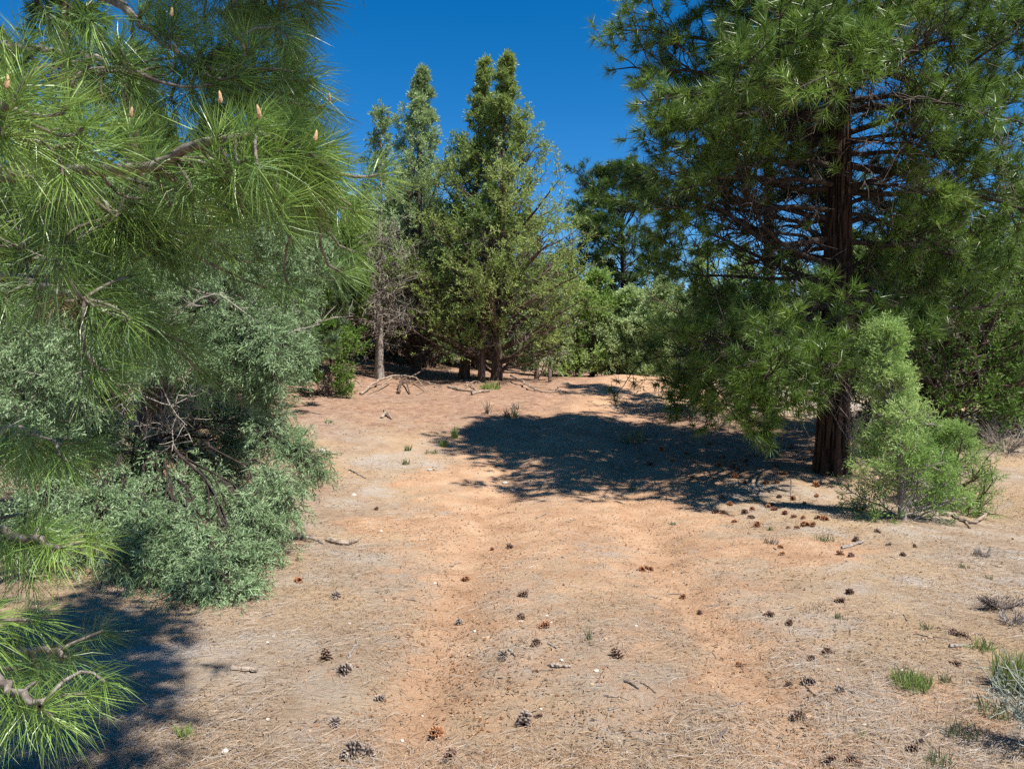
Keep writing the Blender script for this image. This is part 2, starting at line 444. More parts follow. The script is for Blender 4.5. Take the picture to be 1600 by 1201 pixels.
def ground_mat():
    m, nt, out = new_mat('forest_floor')
    N, L = nt.nodes, nt.links
    tc = N.new('ShaderNodeTexCoord')
    def noise(s, d=5, r=.6, vec=None):
        n = N.new('ShaderNodeTexNoise'); n.inputs['Scale'].default_value = s; n.inputs['Detail'].default_value = d; n.inputs['Roughness'].default_value = r
        L.new(vec or tc.outputs['Object'], n.inputs['Vector']); return n
    def mix(fac, a, b, typ='RGBA'):
        n = N.new('ShaderNodeMix'); n.data_type = typ
        i = {'RGBA': (0, 6, 7)}[typ]
        for s, v in zip(i, (fac, a, b)):
            if isinstance(v, (int, float)): n.inputs[s].default_value = v
            elif isinstance(v, tuple): n.inputs[s].default_value = (*v, 1)
            else: L.new(v, n.inputs[s])
        return n.outputs[2]
    def mr(x, a, b, c=0., d=1.):
        n = N.new('ShaderNodeMapRange'); n.interpolation_type = 'SMOOTHSTEP'
        L.new(x, n.inputs[0])
        for k, v in zip((1, 2, 3, 4), (a, b, c, d)): n.inputs[k].default_value = v
        return n.outputs[0]
    at = N.new('ShaderNodeAttribute'); at.attribute_name = 'tint'          # bare-soil mask laid down with the mesh
    dirt_r = ramp(nt, [(.28, (.33, .19, .108)), (.5, (.47, .29, .175)), (.72, (.59, .405, .265))])
    L.new(noise(2.2, 8, .68).outputs['Fac'], dirt_r.inputs[0])
    lit_r = ramp(nt, [(.28, (.17, .115, .08)), (.44, (.33, .24, .165)), (.58, (.39, .32, .25)), (.76, (.47, .405, .34))])
    L.new(noise(1.6, 9, .72).outputs['Fac'], lit_r.inputs[0])
    warm = mix(mr(noise(.55, 4).outputs['Fac'], .42, .62), lit_r.outputs[0], (.42, .295, .18))
    warm = mix(mr(noise(.9, 6, .7).outputs['Fac'], .50, .66, 0., .75), warm, (.40, .36, .325))
    # needle-like streaks in two directions
    def streak(rot):
        mp = N.new('ShaderNodeMapping'); mp.inputs['Rotation'].default_value = (0, 0, rot); mp.inputs['Scale'].default_value = (9, 90, 30)
        L.new(tc.outputs['Object'], mp.inputs[0])
        return noise(1.0, 3, .6, mp.outputs[0]).outputs['Fac']
    s1 = mr(streak(.4), .55, .72); s2 = mr(streak(-.9), .55, .72)
    lit = mix(s1, warm, (.55, .43, .29)); lit = mix(s2, lit, (.20, .14, .10))
    spk = mr(noise(55, 4, .7).outputs['Fac'], .58, .70)
    dirt = mix(spk, dirt_r.outputs[0], (.24, .125, .065))
    spk2 = mr(noise(85, 3, .7).outputs['Fac'], .62, .72)
    dirt = mix(spk2, dirt, (.66, .50, .35))
    dz = noise(6, 9, .75)
    duff_r = ramp(nt, [(.3, (.11, .058, .038)), (.5, (.29, .175, .12)), (.68, (.41, .28, .20))])
    L.new(dz.outputs['Fac'], duff_r.inputs[0])
    at2 = N.new('ShaderNodeAttribute'); at2.attribute_name = 'duff'
    ad2 = N.new('ShaderNodeMath'); ad2.operation = 'ADD'
    L.new(at2.outputs['Fac'], ad2.inputs[0])
    ms2 = N.new('ShaderNodeMath'); ms2.operation = 'MULTIPLY_ADD'; ms2.inputs[1].default_value = 1.2; ms2.inputs[2].default_value = -.6
    L.new(noise(1.9, 8, .7).outputs['Fac'], ms2.inputs[0]); L.new(ms2.outputs[0], ad2.inputs[1])
    duf = mr(ad2.outputs[0], .2, .8, 0., .9)
    # mask edge broken up
    ad = N.new('ShaderNodeMath'); ad.operation = 'ADD'
    sub = N.new('ShaderNodeMath'); sub.operation = 'MULTIPLY_ADD'; sub.inputs[1].default_value = 1.5; sub.inputs[2].default_value = -.75
    L.new(noise(3.5, 9, .72).outputs['Fac'], sub.inputs[0]); L.new(at.outputs['Fac'], ad.inputs[0]); L.new(sub.outputs[0], ad.inputs[1])
    fac = mr(ad.outputs[0], .22, .72)
    col = mix(duf, mix(fac, lit, dirt), duff_r.outputs[0])
    # coarse scatter of dark crumbs and pale chips
    col = mix(mr(noise(17, 6, .8).outputs['Fac'], .60, .70, 0., .7), col, (.17, .095, .06))
    col = mix(mr(noise(24, 5, .8).outputs['Fac'], .63, .72, 0., .6), col, (.60, .50, .38))
    bs = N.new('ShaderNodeBsdfPrincipled'); bs.inputs['Roughness'].default_value = .95; bs.inputs['Specular IOR Level'].default_value = .1
    L.new(col, bs.inputs['Base Color'])
    b1 = N.new('ShaderNodeBump'); b1.inputs['Strength'].default_value = .9; b1.inputs['Distance'].default_value = .035
    L.new(noise(38, 8, .75).outputs['Fac'], b1.inputs['Height'])
    L.new(b1.outputs[0], bs.inputs['Normal']); L.new(bs.outputs[0], out.inputs['Surface'])
    return m
M['ground'] = ground_mat()

# ------------------------------------------------------------------ ground
def axis(fine0, fine1, step, grow, lim0, lim1):
    a = list(np.arange(fine0, fine1, step))
    s = step; v = a[-1]
    while v < lim1: s *= grow; v += s; a.append(v)
    s = step; v = fine0; b = []
    while v > lim0: s *= grow; v -= s; b.append(v)
    return np.array(b[::-1] + a)

def build_ground():
    xs = axis(-3.6, 4.2, 0.055, 1.07, -350, 350)
    ys = axis(2.7, 8.0, 0.048, 1.04, -40, 420)
    X, Y = np.meshgrid(xs, ys)
    Z = gz(X, Y)
    V = np.stack([X, Y, Z], -1).reshape(-1, 3)
    ny, nx = X.shape
    i = np.arange(nx * ny).reshape(ny, nx)
    F = np.stack([i[:-1, :-1], i[:-1, 1:], i[1:, 1:], i[1:, :-1]], -1).reshape(-1, 4)
    bare = track_mask(X, Y) * (0.62 + .5 * rut(X, Y)) + .55 * sstep(9, 16, Y) * sstep(-3.6, -1.0, X) * sstep(30, 20, Y) * sstep(4.5, 2.0, X - track_x(Y))
    bare = np.maximum(bare * (0.62 + 0.38 * sstep(3.5, 8, Y)), sstep(.05, .5, fbm(X * .8 + 9, Y * .8, 140, 4) + .25 * track_mask(X, Y)) * .8 * sstep(5.5, 3.5, np.abs(X - .4)))
    me = mesh_np('ground', V, F, np.clip(bare, 0, 1).reshape(-1), True)
    duff = np.maximum.reduce([sstep(8.5, 15, Y) * sstep(3.2, .6, X - track_x(Y) + 2.0) * .72, sstep(15.5, 18.5, Y) * sstep(-.9, -2.0, X - track_x(Y)) * 1.0,
                              np.exp(-(((X - 3.6) / 3.2) ** 2 + ((Y - 12.2) / 3.0) ** 2)) * .95, np.exp(-(((X + 4.2) / 2.4) ** 2 + ((Y - 8.2) / 3.2) ** 2)) * 1.0, sstep(24, 28, Y) * sstep(1.5, 3, np.abs(X - track_x(Y)))])
    a2 = me.attributes.new('duff', 'FLOAT', 'POINT'); a2.data.foreach_set('value', np.ascontiguousarray(duff.reshape(-1), dtype=np.float32))
    me.materials.append(M['ground'])
    link('ground', me, kind='structure')
build_ground()

# ------------------------------------------------------------------ junipers
def prof(pts):
    ts = [p[0] for p in pts]; rs = [p[1] for p in pts]
    return lambda t: np.interp(t, ts, rs)

def trunk_mesh(curve, rad, mat, parent, sides=14, name='trunk', flare=0.35, ridge=.09, plates=0.0):
    """shaggy or plated trunk along one curve"""
    n = 60 if plates == 0 else 150
    t = np.linspace(0, 1, n)
    idx = np.zeros(n, int)
    C, T = samp(curve[None], idx, t)
    r = np.interp(t, np.linspace(0, 1, len(rad)), rad) * (1 + flare * np.exp(-t * np.linalg.norm(curve[-1] - curve[0]) / .22))
    an = np.linspace(0, 2 * np.pi, sides, endpoint=False)
    A = norm(np.cross(T, np.array([0.3, 1, 0.1]))); B = np.cross(T, A)
    L = np.concatenate([[0], np.cumsum(np.linalg.norm(np.diff(C, axis=0), axis=1))])
    AA, LL = np.meshgrid(an, L)
    if plates:
        px = np.cos(AA) * 3.2 + 3; py = np.sin(AA) * 3.2
        e = np.abs(fbm(px * 1.6 + .6 * vnoise(LL * 2, LL * 0, 3), LL * 2.1 + py * 1.6, 8, 2))
        h = sstep(.03, .2, e)
        disp = 1 + plates * (h - .6) + .25 * plates * fbm(px * 5, LL * 9 + py * 5, 9, 2)
        tint = np.clip(.12 + .62 * h + .3 * fbm(px * 2, LL * 3, 30, 2), 0, 1)
    else:
        st = fbm(np.cos(AA) * 3 + 9, np.sin(AA) * 3 + LL * .5, 70, 3)
        disp = 1 + ridge * 2.2 * st + .06 * np.sin(AA * 3 + LL)
        tint = .5 + st * .6
    rr = r[:, None] * disp
    V = C[:, None, :] + rr[..., None] * (np.cos(an)[:, None] * A[:, None, :] + np.sin(an)[:, None] * B[:, None, :])
    i = np.arange(n * sides).reshape(n, sides)
    a = i[:-1]; b = i[1:]; a2 = np.roll(a, -1, 1); b2 = np.roll(b, -1, 1)
    F = np.concatenate([np.stack([a, a2, b2], -1).reshape(-1, 3), np.stack([a, b2, b], -1).reshape(-1, 3)])
    mb = MB(); mb.add(V.reshape(-1, 3), F, tint.reshape(-1))
    return mb.build(name, mat, parent, smooth=plates == 0)

def local(o, base):
    """children meshes are written in the frame of the tree's base"""
    return o

def juniper(label, base, H, profile, nlimb=60, k1=7, k2=7, sprig=.2, temps=None, mat='jun_green', tr=.14, t0=.12,
            rise=(.35, .9), dead=0, deadt=(.05, .45), lean=(0, 0), tint=(.35, .65), wood='bark_jun', group=None, up=.35,
            offs=None, seg=1.0, bare_below=0.0, name='juniper_tree', deadmat='dead', thin=1.0, deadlen=.55, limb_part=False):
    temps = temps or JM
    root = thing(name, label, 'tree', base, group)
    pr = prof(profile)
    tt = np.linspace(0, 1, 9)
    trunk = np.stack([lean[0] * tt + .05 * H * .12 * np.sin(tt * 5 + rng.uniform(0, 6)) * tt, lean[1] * tt + .04 * H * .12 * np.cos(tt * 4) * tt, tt * H], -1)
    trunk[0, 2] = -.15
    trunk_mesh(trunk, [tr, tr * .8, tr * .62, tr * .42, tr * .2, .012], M[wood], root)
    # limbs
    t = t0 + (0.985 - t0) * (np.arange(nlimb) + rng.random(nlimb)) / nlimb
    az = rng.uniform(0, 2 * np.pi, nlimb)
    rz = np.interp(t, [0, 1], rise) + rng.normal(0, .12, nlimb)
    d = np.stack([np.cos(az), np.sin(az), rz], -1)
    L = pr(t) * rng.uniform(.62, 1.08, nlimb) * np.sqrt(1 + rz ** 2)
    p0, _ = samp(trunk[None], np.zeros(nlimb, int), np.clip(t - pr(t) * .8 * rz / H, 0.03, .985))
    C = curves(p0, d, L, 6, .13, .04)
    tw = MB(); cr = MB()
    V, F = tubes(C, taper(nlimb, 6, np.maximum(.012, L * .022), .004), 5); tw.add(V, F)
    B1, u1, _ = branch_off(C, k1, .22, 1, lambda u: np.repeat(np.maximum(L, .18), k1) * (.42 - .15 * u) * seg, .7, up, 4, .18, .05, upow=.7)
    if temps is JN: V, F = tubes(B1, taper(len(B1), 4, .006, .002), 3)
    else: V, F = tubes(B1[:, ::3], taper(len(B1), 2, .007, .0025), 3)
    tw.add(V, F)
    A, ua, _ = branch_off(B1, k2, .12, 1, .05, .8, up * .8, 2, .1, 0, upow=.8)
    pos = A[:, 0]; dirs = A[:, -1] - A[:, 0]
    keep = rng.random(len(pos)) < thin
    if bare_below > 0:
        hz = pos[:, 2] / H
        keep &= rng.random(len(pos)) < sstep(bare_below * .35, bare_below * 1.1, hz + .06 * rng.normal(size=len(hz)))
    pos, dirs = pos[keep], dirs[keep]
    tip = np.linspace(.9, 1.0, 14)
    pt, _ = samp(trunk[None], np.zeros(14, int), tip)
    pos = np.concatenate([pos, pt]); dirs = np.concatenate([dirs, np.tile([0, 0, 1.], (14, 1)) + .4 * rng.normal(size=(14, 3))])
    # clump-wise colour: nearby sprigs share a tone
    tn = tint[0] + (tint[1] - tint[0]) * np.clip(.5 + 1.1 * fbm(pos[:, 0] * 1.7 + base[0] * 3, pos[:, 2] * 1.7 + pos[:, 1] * 1.3, 60, 2), 0, 1) + rng.normal(0, .06, len(pos))
    place(cr, temps, pos, dirs, sprig * rng.uniform(.7, 1.3, len(pos)), tn)
    tw.build('twigs', M[wood], root, kind='stuff')
    cr.build('crown', M[mat], root, kind='stuff')
    if dead:
        td = rng.uniform(deadt[0], deadt[1], dead); az = rng.uniform(0, 2 * np.pi, dead)
        p0, _ = samp(trunk[None], np.zeros(dead, int), td)
        dd = np.stack([np.cos(az), np.sin(az), rng.normal(.15, .3, dead)], -1)
        Ld = np.maximum(pr(td), pr(.4) * .8) * rng.uniform(.6, 1.1, dead) * deadlen
        C = curves(p0, dd, Ld, 7, .2, .02)
        B, _, _ = branch_off(C, 7, .2, 1, lambda u: np.repeat(Ld, 7) * .38, .5, .1, 5, .25, .03)
        B2, _, _ = branch_off(B, 4, .2, 1, .13, .5, .1, 3, .25, .0)
        dm = MB()
        V, F = tubes(C, taper(dead, 7, .012, .004), 3); dm.add(V, F)
        V, F = tubes(B, taper(len(B), 5, .006, .003), 3); dm.add(V, F)
        V, F = tubes(B2, taper(len(B2), 3, .0045, .002), 3); dm.add(V, F)
        dm.build('dead_twigs', M[deadmat], root, kind='stuff')
    return root

def lobes_juniper(root, trunkpts, lobes, base, mat, temps, sprig, tint, nb=26, k2=9, tw_mat='bark_jun', droop=0.0, up=.1):
    """hand-placed boughs: each lobe = (centre, radius, bough start height fraction, amount)"""
    for (c, r, h0, am) in lobes:
        c = np.asarray(c, float) - base; r = np.broadcast_to(np.asarray(r, float), (3,))
        p0, _ = samp(trunkpts[None], np.zeros(1, int), np.array([h0]))
        p0 = p0[0]
        mid = (p0 + c) / 2 + np.array([0, 0, .25 * np.linalg.norm(c - p0)]) * (.9 if c[2] < p0[2] + .3 else .3)
        t = np.linspace(0, 1, 9)[:, None]
        bez = (1 - t) ** 2 * p0 + 2 * t * (1 - t) * mid + t ** 2 * c
        bez = bez + .05 * rng.normal(size=bez.shape) * np.array([1, 1, .7]) * (t * (1 - t) * 4)
        mb = MB()
        L = np.linalg.norm(c - p0)
        V, F = tubes(bez[None], taper(1, 9, .007 + L * .004, .004), 6); mb.add(V, F)
        n1 = int(nb * am)
        # twigs from the outer half of the bough into the lobe
        tgt = c + norm(rng.normal(size=(n1, 3))) * (rng.random((n1, 1)) ** .45) * r
        uu = rng.uniform(.4 if h0 > .2 else .58, 1, n1); s, tg = samp(bez[None], np.zeros(n1, int), uu)
        tq = np.linspace(0, 1, 6)[None, :, None]
        W = s[:, None] * (1 - tq) + tgt[:, None] * tq + .04 * rng.normal(size=(n1, 6, 3)) * tq + np.array([0, 0, .06]) * (tq * (1 - tq) * 4)
        W[:, :, 2] -= droop * tq[..., 0] ** 2 * np.linalg.norm(tgt - s, axis=1)[:, None]
        V, F = tubes(W, taper(n1, 6, .008, .0025), 4); mb.add(V, F)
        o = mb.build('bough', M[tw_mat], root, smooth=True)
        A, ua, ci = branch_off(W, 7, .3, 1, .16, .7, up, 4, .2, -.03)
        V, F = tubes(A[:, ::3], taper(len(A), 2, .0035, .0018), 3)
        tb = MB(); tb.add(V, F); tb.build('twigs', M[tw_mat], o, kind='stuff')
        S, _, _ = branch_off(A, k2, .1, 1, .05, .9, up, 2, .1, 0)
        pos = S[:, 0]; dirs = S[:, 1] - S[:, 0]; dirs[:, 2] -= droop * .05
        cr = MB()
        tn = rng.uniform(*tint) * .35 + .65 * (tint[0] + (tint[1] - tint[0]) * rng.random(len(pos)))
        place(cr, temps, pos, dirs, sprig * rng.uniform(.7, 1.25, len(pos)), tn, droop=.25)
        gz_ok = None
        cr.build('foliage', M[mat], o, kind='stuff')

# ------------------------------------------------------------------ pines
def pine_limb_foliage(C, L, tw, cr, k=9, k2=4, tuft=.17, temps=None, u0=.4, tint=(.3, .6), up=.25, flat=.45, blen=.34, grav=.03, bare=None):
    B, u, ci = branch_off(C, k, u0, 1, lambda u: np.repeat(L, k) * (blen * (1.25 - .7 * u)), .75, up, 4, .18, grav, flat)
    V, F = tubes(B, taper(len(B), 4, .009, .005), 3); tw.add(V, F)
    T2, u2, c2 = branch_off(B, k2, .25, 1, .22, .8, up * .9, 3, .15, .08, flat * .6)
    V, F = tubes(T2, taper(len(T2), 3, .006, .004), 3); tw.add(V, F)
    pos = np.concatenate([T2[:, -1], B[:, -1], C[:, -1]]); dirs = np.concatenate([T2[:, -1] - T2[:, -2], B[:, -1] - B[:, -2], C[:, -1] - C[:, -2]])
    dirs = norm(dirs) + np.array([0, 0, .2])
    lt = rng.random(C.shape[0]); bt = .7 * lt[ci] + .3 * rng.random(len(ci)); tone = np.concatenate([bt[c2], bt, lt])
    tn = tint[0] + (tint[1] - tint[0]) * (.75 * tone + .25 * rng.random(len(pos))) + rng.normal(0, .05, len(pos))
    if bare is not None:
        kp = ~bare(pos); pos, dirs, tn = pos[kp], dirs[kp], tn[kp]
    place(cr, temps or TM, pos, dirs, tuft * rng.uniform(.8, 1.15, len(pos)), tn, droop=.12)

def pine(label, base, H, profile, tr=.2, nlimb=46, t0=.2, lean=(0, 0), explicit=(), mat='pine', temps=None, tuft=.17, k=9, k2=4,
         rise=(-.15, .7), plates=.14, sides=48, tint=(.28, .62), dead=0, limb_parts=True, u0=.38, blen=.34, hang=0, name='pine_tree', hang_t=(.1, .5), bare=None, front=None):
    root = thing(name, label, 'tree', base)
    pr = prof(profile)
    tt = np.linspace(0, 1, 12)
    trunk = np.stack([lean[0] * tt + .04 * np.sin(tt * 6), lean[1] * tt + .03 * np.cos(tt * 5), tt * H], -1); trunk[0, 2] = -.2
    trunk_mesh(trunk, np.array([1, .93, .86, .77, .66, .54, .40, .24, .06]) * tr, M['bark_pine'], root, sides=sides, flare=.45, plates=plates)
    t = t0 + (0.985 - t0) * (np.arange(nlimb) + rng.random(nlimb)) / nlimb
    az = rng.uniform(0, 2 * np.pi, nlimb)
    rz = np.interp(t, [0, 1], rise) + rng.normal(0, .2, nlimb)
    d = np.stack([np.cos(az), np.sin(az), rz], -1)
    L = pr(t) * rng.uniform(.75, 1.1, nlimb)
    if front:
        f_ = (np.sin(az) < -.72) & (t > front[0]) & (t < front[1]); az[f_] = rng.uniform(.2, 2.9, f_.sum()); d = np.stack([np.cos(az), np.sin(az), rz], -1)
    p0, _ = samp(trunk[None], np.zeros(nlimb, int), t)
    C = curves(p0, d, L, 9, .17, .05)
    if len(explicit):
        E = []
        for (h0, mid, end) in explicit:
            a, _ = samp(trunk[None], np.zeros(1, int), np.array([h0])); a = a[0]
            mid = np.asarray(mid) - base; end = np.asarray(end) - base
            q = np.linspace(0, 1, 9)[:, None]
            E.append((1 - q) ** 2 * a + 2 * q * (1 - q) * mid + q ** 2 * end + .03 * rng.normal(size=(9, 3)) * (q * (1 - q) * 4))
        E = np.array(E); C = np.concatenate([C, E])
        L = np.concatenate([L, np.clip(np.linalg.norm(E[:, -1] - E[:, 0], axis=1), .8, 2.6)])
    m = len(C)
    rad = taper(m, 9, np.maximum(.014, L * .016), .006)
    if limb_parts:
        for i in range(m):
            mb = MB(); V, F = tubes(C[i:i + 1], rad[i:i + 1], 7, ridge=.08); mb.add(V, F)
            mb.build('limb', M['bark_dark'], root, smooth=True)
    else:
        mb = MB(); V, F = tubes(C, rad, 5); mb.add(V, F); mb.build('limbs', M['bark_dark'], root, kind='stuff')
    tw = MB(); cr = MB()
    pine_limb_foliage(C, L, tw, cr, k, k2, tuft, temps, u0, tint, blen=blen, bare=bare)
    tw.build('twigs', M['bark_dark'], root, kind='stuff')
    cr.build('crown', M[mat], root, kind='stuff')
    if hang:
        sel = np.nonzero((C[:, 0, 2] / H > hang_t[0]) & (C[:, 0, 2] / H < hang_t[1]))[0]
        D, _, _ = branch_off(C[sel], hang, .08, .85, .55, .35, -.15, 6, .16, -.1)
        D2, _, _ = branch_off(D, 3, .2, 1, .2, .6, -.1, 3, .25, -.05)
        dm = MB(); V, F = tubes(D, taper(len(D), 6, .006, .003), 3); dm.add(V, F)
        V, F = tubes(D2, taper(len(D2), 3, .004, .002), 3); dm.add(V, F)
        dm.build('dead_twigs', M['dead_dark'], root, kind='stuff')
    return root

def px2m(px, d): return px / 1200.0 * d

def column(label, bx, by, tip, tx, prof_px, d=None, **kw):
    """upright juniper: base pixel, tip pixel row/column, half widths in photo pixels at pixel rows"""
    if d is None:
        b = G(bx, by)
    else:
        b = GD(bx, d)
    d = b[1]
    top = P(tx, tip, d)
    H = top[2] - b[2]
    pr = []
    for (row, hw) in [(r_, h_ * (.92 + .78 * min(1, i_ / 4) if len(prof_px) > 5 else 1.4)) for i_, (r_, h_) in enumerate(prof_px)]:
        z = P(bx, row, d)[2] - b[2]
        pr.append((z / H, px2m(hw, d)))
    pr.sort()
    return juniper(label, b, H, [(0, pr[0][1])] + pr + [(1, .05)], lean=(top[0] - b[0], 0), **kw)

# ---- the tall centre junipers
column('broader right one of the two tallest junipers, shaggy trunk beside the fork-tipped dead branch', 776, 596, 82, 790,
       [(130, 14), (170, 26), (215, 36), (260, 50), (330, 70), (400, 88), (460, 95), (520, 80), (560, 55)], d=19.0,
       mat='jun_olive', nlimb=150, k1=8, k2=11, sprig=.165, tr=.14, t0=.10, rise=(.25, 1.4), tint=(.4, .9), dead=40, deadt=(.1, .5), bare_below=.18)
column('narrower left one of the two tallest junipers, with a dark trunk', 725, 592, 90, 757,
       [(140, 12), (200, 28), (260, 38), (330, 48), (420, 58), (500, 55), (560, 40)], d=19.8,
       mat='jun_olive', nlimb=110, k1=8, k2=11, sprig=.165, tr=.14, t0=.14, rise=(.3, 1.4), tint=(.35, .85), dead=34, deadt=(.1, .5), bare_below=.24)
column('half-height bright juniper standing in front of the two tallest peaks', 752, 588, 285, 764,
       [(320, 20), (370, 36), (430, 52), (490, 50), (540, 30)], d=18.6,
       mat='jun_green', nlimb=45, k1=8, k2=8, sprig=.18, tr=.09, t0=.2, rise=(.3, 1.3), tint=(.4, .8), dead=14, deadt=(.1, .5), bare_below=.3)
column('tall pointed grey-green juniper left of the two-peaked pair', 650, 575, 105, 658,
       [(150, 15), (200, 28), (240, 40), (300, 52), (370, 68), (440, 82), (510, 70), (550, 40)], d=21.0,
       mat='jun_pale', nlimb=150, k1=8, k2=11, sprig=.17, tr=.13, t0=.12, rise=(.3, 1.5), tint=(.4, .95), dead=60, deadt=(.1, .5), bare_below=.3)
column('thin sparse juniper with pale grey trunk and bare grey lower branches', 593, 588, 165, 594,
       [(200, 14), (250, 26), (320, 32), (400, 45), (460, 55), (520, 40)], d=18.8,
       mat='jun_pale', nlimb=60, k1=7, k2=5, sprig=.2, tr=.11, t0=.2, rise=(.1, 1.0), tint=(.3, .8), dead=60, deadt=(.12, .55), bare_below=.75, thin=.8, deadlen=1.0, wood='dead')
column('bright green juniper with bare trunk between the grey-trunked tree and the left thicket', 532, 560, 300, 522,
       [(330, 22), (380, 45), (430, 55), (480, 45), (520, 22)], d=18.5,
       mat='jun_bright', nlimb=55, k1=8, k2=8, sprig=.2, tr=.09, t0=.3, rise=(.1, 1.0), tint=(.35, .85), dead=10, deadt=(.1, .4), bare_below=.2)
column('low green juniper bush leaning at the edge of the left thicket', 515, 605, 505, 520,
       [(520, 22), (545, 40), (575, 45), (595, 30)], d=16.0,
       mat='jun_bright', nlimb=26, k1=7, k2=7, sprig=.17, tr=.05, t0=.1, rise=(.2, .8), tint=(.2, .6), dead=12, deadt=(0.05, .3))
column('small juniper hiding the foot of the broad two-peaked tree on its right side', 838, 592, 430, 850,
       [(460, 25), (500, 42), (540, 45), (570, 30)], d=20.0,
       mat='jun_pale', nlimb=40, k1=7, k2=7, sprig=.18, tr=.06, t0=.1, rise=(.2, .9), tint=(.4, .95), dead=40, deadt=(.1, .95), deadlen=1.1)
# ---- end of the track
column('yellow-green young pine-like juniper at the far end of the track', 925, 575, 425, 930,
       [(460, 30), (500, 45), (540, 55), (570, 58)], d=23.0,
       mat='jun_bright', nlimb=50, k1=8, k2=8, sprig=.24, tr=.07, t0=.03, rise=(.2, 1.0), tint=(.6, 1.0))
column('pale green juniper right of the yellow-green one where the track goes over the rise', 990, 590, 455, 985,
       [(480, 26), (520, 40), (560, 45), (590, 55)], d=22.5,
       mat='jun_pale', nlimb=50, k1=8, k2=8, sprig=.24, tr=.07, t0=.03, rise=(.2, 1.0), tint=(.6, 1.0), dead=8)
column('dark slim little conifer at the edge of the track end', 989, 602, 545, 989,
       [(560, 8), (580, 14), (598, 20)], d=21.6,
       mat='jun_green', nlimb=24, k1=6, k2=5, sprig=.14, tr=.03, t0=.06, rise=(.0, .6), tint=(.0, .2))
column('green juniper tucked behind the broad two-peaked tree', 880, 575, 395, 880,
       [(430, 26), (470, 40), (520, 48), (560, 40)], d=23.5,
       mat='jun_green', nlimb=50, k1=8, k2=8, sprig=.22, tr=.08, t0=.03, rise=(.2, 1.0), tint=(.55, .95))
column('pale juniper half hidden by the low boughs of the big pine', 1035, 600, 440, 1035,
       [(480, 22), (520, 36), (560, 42), (590, 38)], d=22.0,
       mat='jun_pale', nlimb=45, k1=8, k2=8, sprig=.22, tr=.07, t0=.03, rise=(.2, 1.0), tint=(.45, .9))
column('grey-green juniper with bare forked twigs behind the low boughs of the big pine', 1110, 640, 385, 1105,
       [(420, 35), (470, 62), (530, 72), (590, 62), (630, 40)], d=14.5,
       mat='jun_green', nlimb=70, k1=8, k2=6, sprig=.16, tr=.09, t0=.1, rise=(.2, 1.0), tint=(.2, .6), dead=30, deadt=(.2, .6), thin=.85)

# ---- left background
b = GD(465, 17.0)
pine('pointed blue-green conifer whose tip shows over the left thicket', b, P(465, 70, 17.0)[2] - b[2],
     [(0, 1.3), (.3, 1.3), (.6, .95), (.8, .55), (.92, .3), (1, .08)], tr=.12, nlimb=70, t0=.1, mat='pine_blue', temps=TF, tuft=.16, k=8, k2=3,
     rise=(.1, 1.0), plates=.1, sides=20, limb_parts=False, tint=(.3, .8))
b = GD(405, 13.0)
pine('bluish pine rising behind the left foreground boughs', b, 7.2,
     [(0, 1.6), (.3, 1.6), (.6, 1.2), (.8, .8), (1, .1)], tr=.13, nlimb=36, t0=.12, mat='pine_blue', temps=TF, tuft=.17, k=8, k2=4,
     rise=(.0, .9), plates=.1, sides=20, limb_parts=False, tint=(.2, .7))
b = GD(120, 9.5)
pine('green pine behind the drooping blue-green juniper', b, 7.0,
     [(0, 2.0), (.3, 2.0), (.6, 1.6), (.8, 1.0), (1, .1)], tr=.15, nlimb=34, t0=.2, mat='pine', temps=TF, tuft=.17, k=8, k2=4,
     rise=(.0, .9), plates=.1, sides=20, limb_parts=False, tint=(.2, .6))

# ---- right background pines
b = GD(972, 30.0)
pine('dark pine with a broken bare crown behind the pale trees at the track end', b, P(972, 268, 30)[2] - b[2],
     [(0, 2.0), (.35, 2.4), (.6, 2.5), (.8, 2.0), (1, .5)], tr=.12, nlimb=95, t0=.08, mat='pine', temps=TF, tuft=.25, k=9, k2=3,
     rise=(.1, .6), plates=.1, sides=20, tint=(.0, .45), limb_parts=False, hang=4, hang_t=(.3, .9),
     explicit=[(.6, P(925, 350, 30), P(893, 335, 29.5)), (.72, P(930, 300, 30), P(897, 262, 29.5)), (.5, P(910, 400, 30), P(885, 372, 29.5)), (.7, P(1000, 300, 30), P(1030, 300, 29))])
b = GD(1197, 15.0)
pine('slim dark-trunked pine standing behind the big pine', b, 8.6,
     [(0, 1.6), (.3, 1.6), (.6, 1.4), (.8, 1.0), (1, .2)], tr=.13, nlimb=24, t0=.5, mat='pine', temps=TF, tuft=.18, k=7, k2=3,
     rise=(-.2, .6), plates=.12, sides=28, tint=(.1, .5), hang=5, hang_t=(.1, .8),
     explicit=[(.33, P(1150, 450, 15), P(1130, 505, 14.6)), (.36, P(1235, 440, 14.5), P(1265, 480, 14))])

# ---- big pine on the right
b = G(1300, 738)
dP = b[1]
EX = []
def ex(h, mx, my, md, ex_, ey, ed):
    EX.append((h, P(mx, my, dP + md), P(ex_, ey, dP + ed)))
HB = 9.7
def hh(row): return (P(1300, row, dP)[2] - b[2]) / HB
ex(hh(400), 1200, 320, 0, 1080, 395, -.3)        # the arched bare-topped bough left of the trunk
ex(hh(385), 1180, 300, .4, 1050, 340, .3)
ex(hh(480), 1215, 470, -.4, 1090, 590, -.8)
ex(hh(520), 1200, 500, -.6, 1130, 640, -1.2)
ex(hh(500), 1240, 500, -1.0, 1190, 600, -2.0)
ex(hh(560), 1200, 560, .6, 1060, 620, .6)
ex(hh(480), 1400, 480, -.5, 1430, 560, -1.0)
ex(hh(520), 1330, 500, -1.0, 1300, 600, -1.9)
ex(hh(460), 1390, 440, .2, 1480, 470, .2)
